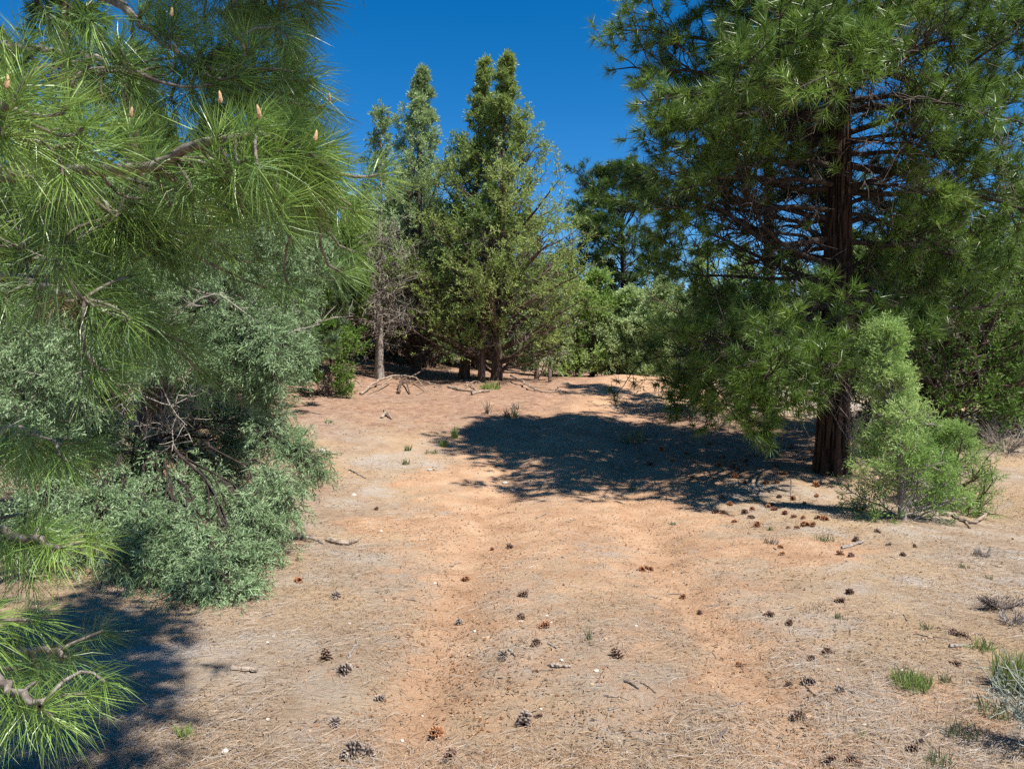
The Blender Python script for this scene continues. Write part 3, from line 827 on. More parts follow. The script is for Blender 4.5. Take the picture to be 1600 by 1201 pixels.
ex(hh(200), 1130, 150, -.3, 1030, 205, -.4)
ex(hh(160), 1100, 90, 0, 950, 110, .2)
ex(hh(130), 1080, 40, .3, 945, 45, .6)
ex(hh(230), 1150, 200, .4, 1015, 245, .6)
ex(hh(290), 1180, 260, -.6, 1050, 300, -1.2)
ex(hh(120), 1220, 120, -1.4, 1140, 130, -2.4)
ex(hh(120), 1300, 110, -1.5, 1290, 120, -2.6)
ex(hh(140), 1400, 90, -1.2, 1440, 80, -2.3)
ex(hh(180), 1420, 150, -1.0, 1520, 170, -1.8)
ex(hh(220), 1450, 200, -.3, 1580, 230, -.8)
ex(hh(260), 1430, 260, .2, 1570, 330, .2)
ex(hh(140), 1450, 60, 0, 1600, 70, -.2)
ex(hh(60), 1300, 60, -1.2, 1315, 40, -2.2)
ex(hh(20), 1270, 20, -1.0, 1245, 20, -2.0)
ex(hh(140), 1325, 130, -1.2, 1345, 120, -2.2)
ex(hh(100), 1240, 90, -1.2, 1215, 70, -2.2)
ex(hh(230), 1380, 215, -.8, 1435, 225, -1.6)
ex(hh(290), 1390, 280, -.8, 1445, 305, -1.5)
ex(hh(260), 1200, 240, -.6, 1140, 265, -1.5)
ex(hh(120), 1480, 110, .2, 1600, 130, .2)
ex(hh(160), 1500, 130, -.8, 1630, 210, -1.6)
ex(hh(240), 1480, 240, -.6, 1620, 270, -1.2)
ex(hh(20), 1460, -20, .2, 1590, 20, .8)
ex(hh(60), 1480, 20, .3, 1620, -20, .5)
ex(hh(100), 1470, 60, -.5, 1610, 30, -1.0)
ex(hh(180), 1480, 150, .5, 1640, 150, .8)
ex(hh(60), 1400, 10, -1.0, 1480, -20, -1.8)
ex(hh(300), 1480, 300, .3, 1640, 300, .5)
ex(hh(380), 1450, 380, .4, 1600, 420, .6)
ex(hh(210), 1180, 190, .8, 1040, 180, 1.4)
ex(hh(330), 1160, 300, -.3, 1010, 330, -.3)
ex(hh(560), 1210, 570, -.8, 1150, 655, -1.6)
ex(hh(545), 1180, 540, .2, 1085, 645, .3)
ex(hh(575), 1250, 590, -1.0, 1215, 640, -1.7)
ex(hh(540), 1215, 520, 1.0, 1160, 600, 1.6)
ex(hh(330), 1400, 340, -.4, 1500, 400, -1.0)
ex(hh(150), 1180, 130, -1.2, 1070, 150, -2.0)
pine('big ponderosa-like pine with thick dark red-brown plated trunk beside the track', b, HB,
     [(0, 2.0), (.2, 2.6), (.35, 2.9), (.55, 2.4), (.75, 1.75), (.9, 1.0), (1, .2)], tr=.195, nlimb=94, t0=.17, mat='pine', temps=TM, tuft=.175,
     k=13, k2=4, rise=(-.2, .7), plates=.16, sides=64, tint=(.12, .82), explicit=EX, front=(.0, .56),
     bare=lambda p: (p[:, 0] > -1.75) & (p[:, 0] < -.1) & (p[:, 2] > 2.45) & (p[:, 2] < 3.75) & (_hash(np.floor(p[:, 0] * 90), np.floor(p[:, 2] * 90), 5) < .88) | (p[:, 2] < 5.3) & (np.hypot(p[:, 0], p[:, 1]) < .55 + .35 * vnoise(p[:, 2] * 2, p[:, 0] * 2, 4)) & (p[:, 2] > 1.2) | (np.abs(p[:, 0] - .05) < .33) & (p[:, 1] < 0) & (p[:, 2] > 2.2) & (p[:, 2] < 5.0), blen=.36, u0=.2, hang=10, hang_t=(.05, .62))

# ---- right thicket
column('dense dark green juniper to the right behind the big pine', 1475, 690, 300, 1480,
       [(340, 50), (420, 95), (500, 120), (580, 125), (650, 100), (680, 60)], d=12.0,
       mat='jun_bright', nlimb=130, k1=8, k2=7, sprig=.17, tr=.13, t0=.06, rise=(.1, .9), tint=(.05, .5), dead=22, deadt=(.1, .6))
column('green juniper at the right edge behind the pine boughs', 1600, 690, 290, 1600,
       [(340, 40), (430, 90), (520, 115), (600, 115), (660, 90)], d=12.8,
       mat='jun_green', nlimb=100, k1=8, k2=7, sprig=.18, tr=.13, t0=.06, rise=(.1, .9), tint=(.2, .65), dead=24, deadt=(.05, .6))
column('shaded juniper filling the gap right of the big trunk', 1385, 700, 380, 1390,
       [(420, 40), (500, 70), (580, 75), (650, 55)], d=13.0,
       mat='jun_green', nlimb=60, k1=8, k2=7, sprig=.18, tr=.09, t0=.06, rise=(.1, .9), tint=(.05, .5), dead=20, deadt=(.05, .6))
# feathery light sapling in front
b = G(1412, 812)
top = P(1390, 505, b[1])
sap_root = juniper('feathery light green juniper sapling with a thin pale trunk in front of the big pine', b, top[2] - b[2],
       [(0, .58), (.12, .56), (.3, .38), (.55, .29), (.8, .2), (1, .05)], nlimb=75, k1=8, k2=8, sprig=.15, temps=JN, mat='jun_feather', tr=.034, t0=.02, rise=(.15, .9),
       lean=(top[0] - b[0], .1), tint=(.45, .95), wood='dead', dead=10, deadt=(.05, .7), thin=.62, seg=1.2)
b = G(1490, 800)
juniper('low light green juniper bush right of the pale-trunked sapling', b, .95,
       [(0, .55), (.3, .66), (.7, .42), (1, .08)], nlimb=40, k1=8, k2=8, sprig=.12, temps=JN, mat='jun_feather', tr=.03, t0=.03, rise=(.2, 1.0),
       tint=(.3, .8), dead=8, deadt=(.05, .6), thin=.7)

# ---- the drooping blue-green juniper on the left
b = GD(215, 7.6)
root = thing('juniper_tree', 'large blue-green juniper with drooping boughs that lie on the ground at the left', 'tree', b)
tt = np.linspace(0, 1, 9)
trk = np.stack([.15 * np.sin(tt * 4), .1 * np.sin(tt * 3), tt * 4.4], -1); trk[0, 2] = -.15
trunk_mesh(trk, [.16, .13, .1, .07, .03], M['bark_jun'], root)
LB = []
def lb(px, py, d, rpx, h0, am=1.0, squash=.8):
    r = px2m(rpx, d); LB.append((P(px, py, d), (r, r, r * squash), h0 * (.45 if h0 < .4 else .85), am))
# skirts on the ground in front
lb(345, 925, 4.9, 62, .22, 1.3, .5); lb(285, 880, 5.2, 62, .25, 1.1, .5); lb(415, 845, 5.8, 45, .28, .8, .5); lb(462, 785, 6.3, 40, .3, .8, .8)
lb(480, 722, 6.6, 36, .32, .7, .9); lb(150, 810, 5.6, 70, .25, 1.1, .6); lb(215, 865, 5.3, 55, .25, .9, .5); lb(60, 740, 5.8, 75, .3, 1.0)
lb(60, 830, 5.5, 65, .3, .9); lb(385, 905, 5.1, 45, .3, .8, .5); lb(300, 715, 8.0, 60, .3, .9); lb(365, 735, 7.8, 52, .3, .8); lb(200, 720, 7.2, 60, .3, .9); lb(400, 670, 8.6, 60, .3, .9); lb(280, 655, 8.4, 65, .3, .9); lb(330, 780, 6.6, 40, .3, .5); lb(130, 700, 6.6, 60, .3, .9); lb(250, 800, 5.9, 35, .3, .4, .6); lb(440, 680, 7.0, 30, .3, .4)
# middle
lb(430, 520, 7.2, 62, .55, 1.5); lb(455, 560, 7.0, 45, .5, 1.0); lb(395, 560, 7.2, 60, .5, 1.0); lb(320, 540, 6.9, 65, .5, .8); lb(250, 570, 6.5, 55, .45, .6)
lb(60, 610, 6.2, 80, .45, 1.1); lb(150, 570, 6.3, 80, .5, 1.1); lb(0, 540, 6.2, 80, .5, 1.0); lb(430, 630, 7.6, 45, .42, .6)
# upper
lb(455, 400, 7.8, 60, .8, 1.2); lb(380, 430, 7.6, 75, .75, 1.2); lb(300, 460, 7.2, 85, .7, 1.2); lb(200, 460, 7.0, 90, .7, 1.1); lb(90, 450, 6.9, 90, .7, 1.1)
lb(420, 320, 8.0, 65, .92, 1.0); lb(330, 340, 8.0, 85, .9, 1.1); lb(220, 340, 7.8, 90, .9, 1.0); lb(470, 480, 7.6, 40, .65, .7)
lb(370, 640, 8.4, 70, .3, .8); lb(120, 670, 7.6, 80, .3, .9); lb(380, 700, 8.0, 55, .3, .7); lb(20, 680, 7.0, 80, .3, .8)
lobes_juniper(root, trk, LB, b, 'jun_grey', JN, .135, (.3, .95), nb=17, k2=6, droop=.14, tw_mat='bark_dark')
# bare grey twigs inside
dm = MB()
nd = 34
td = rng.uniform(.05, .5, nd); az = rng.uniform(-2.6, .6, nd)
p0, _ = samp(trk[None], np.zeros(nd, int), td)
C = curves(p0, np.stack([np.cos(az), np.sin(az), rng.normal(.05, .25, nd)], -1), rng.uniform(.8, 2.0, nd), 8, .2, -.02)
V, F = tubes(C, taper(nd, 8, .014, .004), 4); dm.add(V, F)
B, _, _ = branch_off(C, 6, .25, 1, .45, .5, 0, 5, .25, 0)
V, F = tubes(B, taper(len(B), 5, .006, .003), 3); dm.add(V, F)
B2, _, _ = branch_off(B, 3, .2, 1, .16, .5, 0, 4, .25, 0)
V, F = tubes(B2, taper(len(B2), 4, .004, .002), 3); dm.add(V, F)
dm.build('dead_twigs', M['dead'], root, kind='stuff')

# ---- background thicket: copies of two prototypes
def copy_tree(o, parent=None):
    c = o.copy(); COL.objects.link(c)
    if parent is not None: c.parent = parent
    for ch in list(o.children): copy_tree(ch, c)
    return c
GR1 = 'junipers of the dark thicket behind'
lab1 = 'dark juniper deep in the thicket behind the tall centre junipers and their shaggy trunks'
protoA = juniper(lab1, GD(640, 27), 5.4, [(0, .8), (.2, 1.3), (.5, 1.2), (.8, .6), (1, .08)], nlimb=60, k1=7, k2=6, sprig=.26, temps=JF, mat='jun_green', tr=.12, t0=.05,
                 rise=(.2, 1.2), tint=(.15, .6), dead=20, deadt=(.08, .4), bare_below=.12, group=GR1)
protoB = juniper(lab1, GD(560, 25), 4.8, [(0, 1.0), (.2, 1.4), (.5, 1.1), (.8, .6), (1, .08)], nlimb=60, k1=7, k2=6, sprig=.26, temps=JF, mat='jun_pale', tr=.11, t0=.05,
                 rise=(.2, 1.2), tint=(.1, .5), dead=20, deadt=(.08, .4), bare_below=.12, group=GR1)
spots = [(505, 23), (470, 26), (600, 30), (690, 28), (675, 24), (735, 31), (560, 34), (820, 27), (430, 21), (370, 19), (300, 18), (220, 17), (130, 16), (40, 15), (-60, 15),
         (780, 34), (640, 36), (330, 25), (200, 24), (60, 22), (1080, 27), (1160, 22), (1240, 20), (1330, 18), (1420, 17), (1520, 16), (1620, 17), (1700, 15), (1290, 26), (1480, 24), (1600, 24), (1130, 32), (450, 33), (520, 38), (580, 42), (640, 45), (700, 40), (760, 42), (380, 32), (280, 30), (180, 30), (80, 28), (-40, 22),
         (830, 40), (880, 36), (930, 38), (980, 36), (1030, 38), (1080, 35), (1200, 32), (1260, 34), (1360, 26), (1400, 30), (1540, 28), (1660, 24), (900, 31), (955, 30), (1010, 31), (1060, 31), (660, 33), (610, 36), (575, 23.5), (615, 25), (665, 23), (705, 25.5), (742, 26), (772, 24.5), (120, 11.5), (330, 13.5), (10, 10.5), (400, 15.5), (230, 13)]
for i, (px, d) in enumerate(spots):
    c = copy_tree(protoA if i % 2 else protoB)
    c.location = GD(px, d)
    c.rotation_euler = (0, 0, rng.uniform(0, 6.28))
    if px < 480: c['label'] = 'dark juniper in the mass behind the drooping blue-green juniper on the left'; c['group'] = 'junipers behind the left juniper'
    elif 820 <= px <= 1100: c['label'] = 'green juniper standing beyond the rise where the track ends'; c['group'] = 'junipers beyond the end of the track'
    elif px > 1100: c['label'] = 'dark juniper in the mass behind the big pine on the right'; c['group'] = 'junipers behind the big pine'
    s = rng.uniform(.75, 1.1) * (.85 if px > 1000 else 1.0)
    c.scale = (s * rng.uniform(.9, 1.15), s * rng.uniform(.9, 1.15), s)

# ------------------------------------------------------------------ foreground pine, left: trunk stands outside the picture
b = np.array([-3.9, 2.7, float(gz(-3.9, 2.7))])
fp = thing('pine_tree', 'near pine whose long-needled boughs reach in from the left edge', 'tree', b)
tt = np.linspace(0, 1, 10)
ftr = np.stack([.05 * np.sin(tt * 5), .05 * np.cos(tt * 4), tt * 6.5], -1); ftr[0, 2] = -.2
trunk_mesh(ftr, [.17, .15, .13, .1, .06, .02], M['bark_pine'], fp, sides=40, plates=.14)

def bez(pts, n):
    pts = np.asarray(pts, float)
    t = np.linspace(0, len(pts) - 1, n); out = np.zeros((n, 3))
    for k, q in enumerate(t):
        i = min(int(q), len(pts) - 2); f = q - i
        p0 = pts[max(i - 1, 0)]; p1 = pts[i]; p2 = pts[i + 1]; p3 = pts[min(i + 2, len(pts) - 1)]
        out[k] = .5 * (2 * p1 + (p2 - p0) * f + (2 * p0 - 5 * p1 + 4 * p2 - p3) * f * f + (3 * p1 - p0 - 3 * p2 + p3) * f ** 3)
    return out

# bough: way points (px,py,d); tufts: (px,py,d, dir_x, dir_up, dir_towards_camera, size, tone)
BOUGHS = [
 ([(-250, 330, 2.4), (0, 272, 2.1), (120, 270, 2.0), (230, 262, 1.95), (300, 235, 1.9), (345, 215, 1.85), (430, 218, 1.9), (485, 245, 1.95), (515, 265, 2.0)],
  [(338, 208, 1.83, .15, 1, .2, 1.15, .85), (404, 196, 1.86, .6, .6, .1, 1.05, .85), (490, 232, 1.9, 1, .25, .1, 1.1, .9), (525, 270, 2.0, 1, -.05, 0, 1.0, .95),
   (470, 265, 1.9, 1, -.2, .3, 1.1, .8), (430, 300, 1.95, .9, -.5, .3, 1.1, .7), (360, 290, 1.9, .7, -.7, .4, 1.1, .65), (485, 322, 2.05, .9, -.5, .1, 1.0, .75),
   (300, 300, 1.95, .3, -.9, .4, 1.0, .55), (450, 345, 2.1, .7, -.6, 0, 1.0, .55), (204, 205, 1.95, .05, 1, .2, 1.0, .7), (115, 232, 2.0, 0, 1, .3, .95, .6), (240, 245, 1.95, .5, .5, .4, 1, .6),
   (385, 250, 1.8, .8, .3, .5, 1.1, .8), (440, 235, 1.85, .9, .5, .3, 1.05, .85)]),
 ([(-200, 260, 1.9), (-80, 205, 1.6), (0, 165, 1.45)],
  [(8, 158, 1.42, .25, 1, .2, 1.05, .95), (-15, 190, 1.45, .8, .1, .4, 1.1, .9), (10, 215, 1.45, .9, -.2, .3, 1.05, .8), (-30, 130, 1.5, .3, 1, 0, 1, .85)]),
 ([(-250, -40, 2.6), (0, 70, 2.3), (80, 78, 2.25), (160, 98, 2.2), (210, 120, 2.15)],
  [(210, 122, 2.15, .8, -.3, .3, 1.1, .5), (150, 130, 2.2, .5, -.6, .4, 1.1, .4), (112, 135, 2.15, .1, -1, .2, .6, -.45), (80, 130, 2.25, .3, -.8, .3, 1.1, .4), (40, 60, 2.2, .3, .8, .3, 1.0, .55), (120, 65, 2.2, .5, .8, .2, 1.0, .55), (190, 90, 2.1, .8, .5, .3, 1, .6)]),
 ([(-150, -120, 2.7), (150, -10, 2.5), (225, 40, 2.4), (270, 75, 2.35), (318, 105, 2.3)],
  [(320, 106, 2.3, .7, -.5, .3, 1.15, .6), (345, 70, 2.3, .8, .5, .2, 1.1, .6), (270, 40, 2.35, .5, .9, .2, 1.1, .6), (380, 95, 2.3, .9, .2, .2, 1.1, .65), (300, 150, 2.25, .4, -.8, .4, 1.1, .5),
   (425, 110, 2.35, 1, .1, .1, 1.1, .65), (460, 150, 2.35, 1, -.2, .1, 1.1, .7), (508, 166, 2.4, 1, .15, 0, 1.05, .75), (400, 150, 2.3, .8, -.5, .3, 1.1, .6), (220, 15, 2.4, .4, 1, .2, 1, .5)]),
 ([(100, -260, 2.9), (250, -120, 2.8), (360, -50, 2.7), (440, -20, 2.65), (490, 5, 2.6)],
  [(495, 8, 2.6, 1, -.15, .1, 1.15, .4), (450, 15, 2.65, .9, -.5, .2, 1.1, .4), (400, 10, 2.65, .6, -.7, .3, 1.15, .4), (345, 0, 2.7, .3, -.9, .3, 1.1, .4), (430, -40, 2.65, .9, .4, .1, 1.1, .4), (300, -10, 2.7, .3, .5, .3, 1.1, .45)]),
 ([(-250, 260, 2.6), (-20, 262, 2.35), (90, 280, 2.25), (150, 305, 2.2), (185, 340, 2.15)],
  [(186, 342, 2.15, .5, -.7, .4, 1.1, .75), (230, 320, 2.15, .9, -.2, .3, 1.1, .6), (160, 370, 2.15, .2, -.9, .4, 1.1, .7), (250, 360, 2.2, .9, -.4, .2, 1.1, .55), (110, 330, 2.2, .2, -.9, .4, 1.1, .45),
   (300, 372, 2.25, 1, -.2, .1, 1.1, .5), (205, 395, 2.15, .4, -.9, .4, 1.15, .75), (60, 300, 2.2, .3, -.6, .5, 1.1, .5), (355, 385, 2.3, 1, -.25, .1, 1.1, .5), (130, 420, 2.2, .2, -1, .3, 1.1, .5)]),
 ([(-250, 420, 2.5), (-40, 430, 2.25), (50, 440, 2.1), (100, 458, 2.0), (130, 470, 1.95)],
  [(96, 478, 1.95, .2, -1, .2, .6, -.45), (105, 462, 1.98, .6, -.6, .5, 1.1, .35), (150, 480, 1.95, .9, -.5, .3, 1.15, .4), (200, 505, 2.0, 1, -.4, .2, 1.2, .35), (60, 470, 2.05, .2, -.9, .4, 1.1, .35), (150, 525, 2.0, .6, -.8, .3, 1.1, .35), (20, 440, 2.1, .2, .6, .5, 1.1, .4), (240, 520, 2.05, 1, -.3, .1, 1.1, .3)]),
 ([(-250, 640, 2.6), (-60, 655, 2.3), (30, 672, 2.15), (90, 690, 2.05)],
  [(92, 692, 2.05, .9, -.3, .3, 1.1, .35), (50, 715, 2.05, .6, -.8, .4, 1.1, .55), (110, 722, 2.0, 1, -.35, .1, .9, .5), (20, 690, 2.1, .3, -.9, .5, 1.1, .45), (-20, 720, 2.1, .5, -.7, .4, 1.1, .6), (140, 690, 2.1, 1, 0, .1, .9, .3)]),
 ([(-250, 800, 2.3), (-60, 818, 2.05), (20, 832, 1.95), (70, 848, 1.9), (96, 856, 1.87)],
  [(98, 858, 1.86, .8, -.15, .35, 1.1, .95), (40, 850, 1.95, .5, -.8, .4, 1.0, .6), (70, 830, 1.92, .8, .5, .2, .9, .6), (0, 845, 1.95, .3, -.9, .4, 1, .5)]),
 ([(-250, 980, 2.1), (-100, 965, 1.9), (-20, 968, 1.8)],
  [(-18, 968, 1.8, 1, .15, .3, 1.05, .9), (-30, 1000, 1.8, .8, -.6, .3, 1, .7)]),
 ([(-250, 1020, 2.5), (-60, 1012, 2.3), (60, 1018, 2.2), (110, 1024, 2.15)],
  [(112, 1026, 2.15, 1, -.1, .1, 1.0, .2), (60, 1045, 2.2, .7, -.6, .3, 1.0, .2), (10, 1030, 2.2, .4, -.8, .4, 1, .25)]),  # low tone: shade is put into this spray's needle colour
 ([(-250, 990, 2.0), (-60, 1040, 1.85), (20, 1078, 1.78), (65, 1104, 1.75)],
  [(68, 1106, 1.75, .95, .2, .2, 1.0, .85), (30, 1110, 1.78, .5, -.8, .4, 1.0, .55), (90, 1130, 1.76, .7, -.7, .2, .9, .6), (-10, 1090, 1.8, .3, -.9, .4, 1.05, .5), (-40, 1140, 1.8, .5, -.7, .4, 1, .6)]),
]
OVER = [((-3.0, 2.5, 3.2), (-1.5, 2.6, 3.5), (xe, ye, ze)) for xe, ye, ze in ((-.3, 2.85, 3.75), (-.05, 2.1, 3.55), (-.1, 2.4, 3.9), (-1.05, 3.85, 3.95), (-.45, 3.4, 3.7), (-.05, 1.75, 3.5), (-.5, 2.9, 3.6), (-.9, 3.3, 3.7), (-.4, 2.3, 3.5))]  # boughs above the frame, added to cast shade on the lower-left ground
BUDS = [(345, 163, 1.83), (204, 186, 1.95), (115, 208, 2.0), (10, 140, 1.42), (406, 188, 1.86), (492, 222, 1.9), (382, 80, 2.3), (268, 28, 2.35), (515, 160, 2.4)]

def bud_mesh():
    n, s = 7, 8
    z = np.linspace(0, .034, n); r = np.array([.0035, .0058, .0062, .0056, .0045, .003, .0006])
    Pn = np.stack([0 * z, 0 * z, z], -1)[None]
    V, F = tubes(Pn, r[None], s, ridge=.12)
    me = mesh_np('bud', V, F, np.full(len(V), .5), False); me.materials.append(M['bud'])
    return me
bud_me = bud_mesh()
NL = .132
used = 0
for way in OVER:
    q = bez(way, 12)
    BOUGHS.append((q, [(*(q[int(j)] + rng.normal(0, .13, 3)), .6, .3, .2, 1.45, .6) for j in np.linspace(4, 11.4, 50)]))
for way, tufts in BOUGHS:
    over = not isinstance(way, list)
    W = (way if over else bez([P(*w) for w in way], 22)) - b
    # joined to the trunk
    h = np.clip(W[0, 2] + .1, .2, 6.2); root_p = np.array([0, 0, h])
    W = np.concatenate([bez([root_p, (root_p + W[0]) / 2 + np.array([0, 0, .06]), W[0]], 6)[:-1], W])
    W = W + .006 * rng.normal(size=W.shape)
    mb = MB(); V, F = tubes(W[None], taper(1, len(W), .021, .0055), 8, ridge=.06); mb.add(V, F)
    bo = mb.build('bough', M['bark_near'], fp, smooth=True)
    pos = []; dirs = []; sc = []; tn = []; tw = MB()
    def twig(p, dv, size, tone, grow=True):
        j = np.argmin(np.linalg.norm(W[6:] - p, axis=1)) + 6
        a = W[j]
        dv = norm(dv)
        if np.linalg.norm(p - a) > .02:
            q = np.linspace(0, 1, 5)[:, None]; mid = p - dv * min(.12, np.linalg.norm(p - a) * .5)
            C = (1 - q) ** 2 * a + 2 * q * (1 - q) * mid + q ** 2 * p
            V, F = tubes(C[None], taper(1, 5, .0052, .0038), 5, ridge=.1); tw.add(V, F)
        pos.append(p); dirs.append(dv); sc.append(NL * size); tn.append(tone)
    for (px, py, d, dx, du, dc, size, tone) in tufts:
        p = (np.array([px, py, d]) if over else P(px, py, d)) - b
        dv = np.array([dx, -dc, du], float)
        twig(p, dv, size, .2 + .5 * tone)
        # side shoots of the same spray
        for _ in range(1 if over or py > 600 else 3):
            o = rng.normal(size=3) * np.array([.085, .14, .075]) * (.45 if py > 600 and not over else 1)
            twig(p + o + np.array([-.03 * dx, .10, -.03 * du]), norm(dv) + .45 * rng.normal(size=3), size * rng.uniform(.85, 1.05), .2 + .42 * tone)
    tw.build('twigs', M['bark_near'], bo, kind='stuff', smooth=True)
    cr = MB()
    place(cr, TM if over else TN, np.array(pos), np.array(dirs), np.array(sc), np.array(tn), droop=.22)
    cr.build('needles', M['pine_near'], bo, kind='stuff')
for (px, py, d) in BUDS:
    o = link('bud', bud_me, fp)
    o.location = P(px, py - 2, d - .08) - b; o.rotation_euler = (rng.normal(0, .15), rng.normal(.05, .15), 0)
    s = rng.uniform(.7, 1.0); o.scale = (s, s, s)

# ------------------------------------------------------------------ forest floor litter (uncountable)
def litter(n, dmin, dmax, name, tmin, tmax, Lr, wr, keepfn, lift=.004):
    u = rng.random(n)
    d = 1 / (1 / dmin + (1 / dmax - 1 / dmin) * u)
    d = np.where(rng.random(n) < .5, d, dmin * (dmax / dmin) ** u)
    x = rng.uniform(-1, 1, n) * (d * .78 + .8)
    k = rng.random(n) < keepfn(x, d)
    x, y = x[k], d[k]; m = len(x)
    z = gz(x, y) + lift + np.abs(rng.normal(0, .004, m))
    a = rng.uniform(0, 2 * np.pi, m) ; L = rng.uniform(*Lr, m); el = rng.normal(0, .09, m)
    dv = np.stack([np.cos(a), np.sin(a), el], -1) * (L / 2)[:, None]
    c = np.stack([x, y, z], -1)
    p = c - dv; q = c + dv
    p[:, 2] = np.maximum(p[:, 2], gz(p[:, 0], p[:, 1]) + .002); q[:, 2] = np.maximum(q[:, 2], gz(q[:, 0], q[:, 1]) + .002)
    bend = np.stack([-np.sin(a), np.cos(a), 0 * a], -1) * (L * rng.normal(0, .09, m))[:, None]
    mid = (p + q) / 2 + bend; mid[:, 2] += .004 + .02 * L * rng.random(m)
    w = (rng.uniform(*wr, m) * np.clip(y / 4.5, 1, 2.6))[:, None] * np.stack([-np.sin(a), np.cos(a), rng.normal(0, .5, m)], -1)
    V = np.stack([p, mid + w, mid - w, q], 1)
    i = np.arange(m)[:, None] * 4
    F = np.concatenate([i + np.array([[0, 1, 2]]), i + np.array([[1, 3, 2]])])
    patch = .5 + .9 * fbm(x * .9, y * .9, 55, 3)
    T = np.clip(tmin + (tmax - tmin) * np.clip(.6 * rng.random(m) + .4 * patch, 0, 1), 0, 1)
    mb = MB(); mb.add(V.reshape(-1, 3), F, np.repeat(T, 4))
    o = mb.build(name, M['straw'], kind='stuff')
    return o
def keep_lit(x, y):
    t = track_mask(x, y)
    return np.clip((1 - .75 * t * sstep(2.5, 7.0, y)) * np.clip(.1 + 1.9 * (fbm(x * 1.15, y * 1.15, 12, 4) + .30), .06, 1), .03, 1) * (1 - .7 * rut(x, y) * sstep(2.5, 4, y)) * (1 - .75 * sstep(7.5, 11, y) * sstep(4.5, 2.5, x - track_x(y)))
o = litter(155000, 2.4, 17, 'fallen_pine_needles', .05, 1.0, (.07, .17), (.0006, .0011), keep_lit)
o['label'] = 'dry fallen pine needles strewn over the ground'

o = litter(52000, 2.5, 24, 'bark_crumbs', .0, .38, (.012, .045), (.0018, .0045), lambda x, y: np.clip(.55 + 1.5 * fbm(x * 1.6, y * 1.6, 210, 3), .08, 1))
o['label'] = 'reddish brown crumbs of bark and cone scales over the ground'
def clods(n):
    u = rng.random(n); d = 1 / (1 / 2.5 + (1 / 22 - 1 / 2.5) * u)
    x = rng.uniform(-1, 1, n) * (d * .75 + .6)
    rr = rng.random(n) < .4
    x = np.where(rr, track_x(d) + np.where(rng.random(n) < .5, -1, 1) * (.78 + .2 * np.where(rng.random(n) < .5, -1, 1)) + rng.normal(0, .09, n), x)
    k = rng.random(n) < np.clip(.25 + .75 * track_mask(x, d), 0, 1) * np.clip(.5 + 1.6 * fbm(x * 1.4, d * 1.4, 77, 3), .05, 1)
    x, y = x[k], d[k]; m = len(x)
    r = .0042 * np.exp(rng.normal(0, .55, m)); r = np.clip(r, .002, .012)
    oc = np.array([[1, 0, 0], [-1, 0, 0], [0, 1, 0], [0, -1, 0], [0, 0, .8], [0, 0, -.8]], float)
    of = np.array([[0, 2, 4], [2, 1, 4], [1, 3, 4], [3, 0, 4], [2, 0, 5], [1, 2, 5], [3, 1, 5], [0, 3, 5]])
    a = rng.uniform(0, 6.28, m)
    V = oc[None] * rng.uniform(.55, 1.3, (m, 6, 1)) * r[:, None, None]
    c, s = np.cos(a)[:, None], np.sin(a)[:, None]
    V = np.stack([V[..., 0] * c - V[..., 1] * s, V[..., 0] * s + V[..., 1] * c, V[..., 2]], -1)
    V += np.stack([x, y, gz(x, y) + r * .3], -1)[:, None]
    F = (of[None] + (np.arange(m) * 6)[:, None, None]).reshape(-1, 3)
    mb = MB(); mb.add(V.reshape(-1, 3), F, np.repeat(rng.random(m), 6))
    o = mb.build('dirt_gravel', M['clod'], kind='stuff'); o['label'] = 'crumbs of reddish soil and grit on the track'
clods(20000)

# ------------------------------------------------------------------ pine cones
def cone_mesh(mat, seed, openness=1.0):
    r0 = np.random.default_rng(seed)
    tv = []; tf = []; tt = []
    n = 54; L = .080
    def add(v, f, t):
        k = len(tv); tv.extend(v); tf.extend([[a + k for a in q] for q in f]); tt.extend(t)
    # core
    zc = np.linspace(-L * .45, L * .42, 6); rc = np.array([.010, .016, .017, .014, .010, .003])
    V, F = tubes(np.stack([0 * zc, 0 * zc, zc], -1)[None], rc[None], 8)
    add(list(V), F.tolist(), [.05] * len(V))
    for i in range(n):
        f = (i + .5) / n
        z = -L * .47 + L * .94 * f
        a = i * 2.39996
        rad = (.039 * math.sin(math.pi * min(1, .22 + .70 * f)) ** .75) * (1 - .35 * f) * 1.15
        el = -.55 + 1.65 * f + r0.normal(0, .16)
        out = np.array([math.cos(a), math.sin(a), 0]); up = np.array([0, 0, 1.0]); side = np.array([-math.sin(a), math.cos(a), 0])
        d = out * math.cos(el) + up * math.sin(el); nrm = -out * math.sin(el) + up * math.cos(el)
        p = np.array([0, 0, z]) + out * .007
        ln = rad * openness * r0.uniform(.7, 1.12); w = .0105 * (1 - .35 * f) * r0.uniform(.8, 1.15)
        v = [p - side * w * .4, p + side * w * .4, p + d * ln * .8 + side * w, p + d * ln * .8 - side * w, p + d * ln + nrm * .004,
             p + d * ln * .82 + nrm * .005, p + d * ln * .8 - nrm * .003]
        f_ = [[0, 1, 5], [1, 2, 5], [3, 0, 5], [2, 4, 5], [4, 3, 5], [1, 0, 6], [2, 1, 6], [0, 3, 6], [4, 2, 6], [3, 4, 6]]
        add(v, f_, [.1, .1, .75, .75, 1.0, .6, .4])
    me = mesh_np('pine_cone', np.array(tv), np.array(tf), np.array(tt), False)
    me.materials.append(M[mat])
    return me
CM = {'r': cone_mesh('cone_red', 1), 'b': cone_mesh('cone_brown', 2, .95), 'g': cone_mesh('cone_grey', 3, 1.05)}
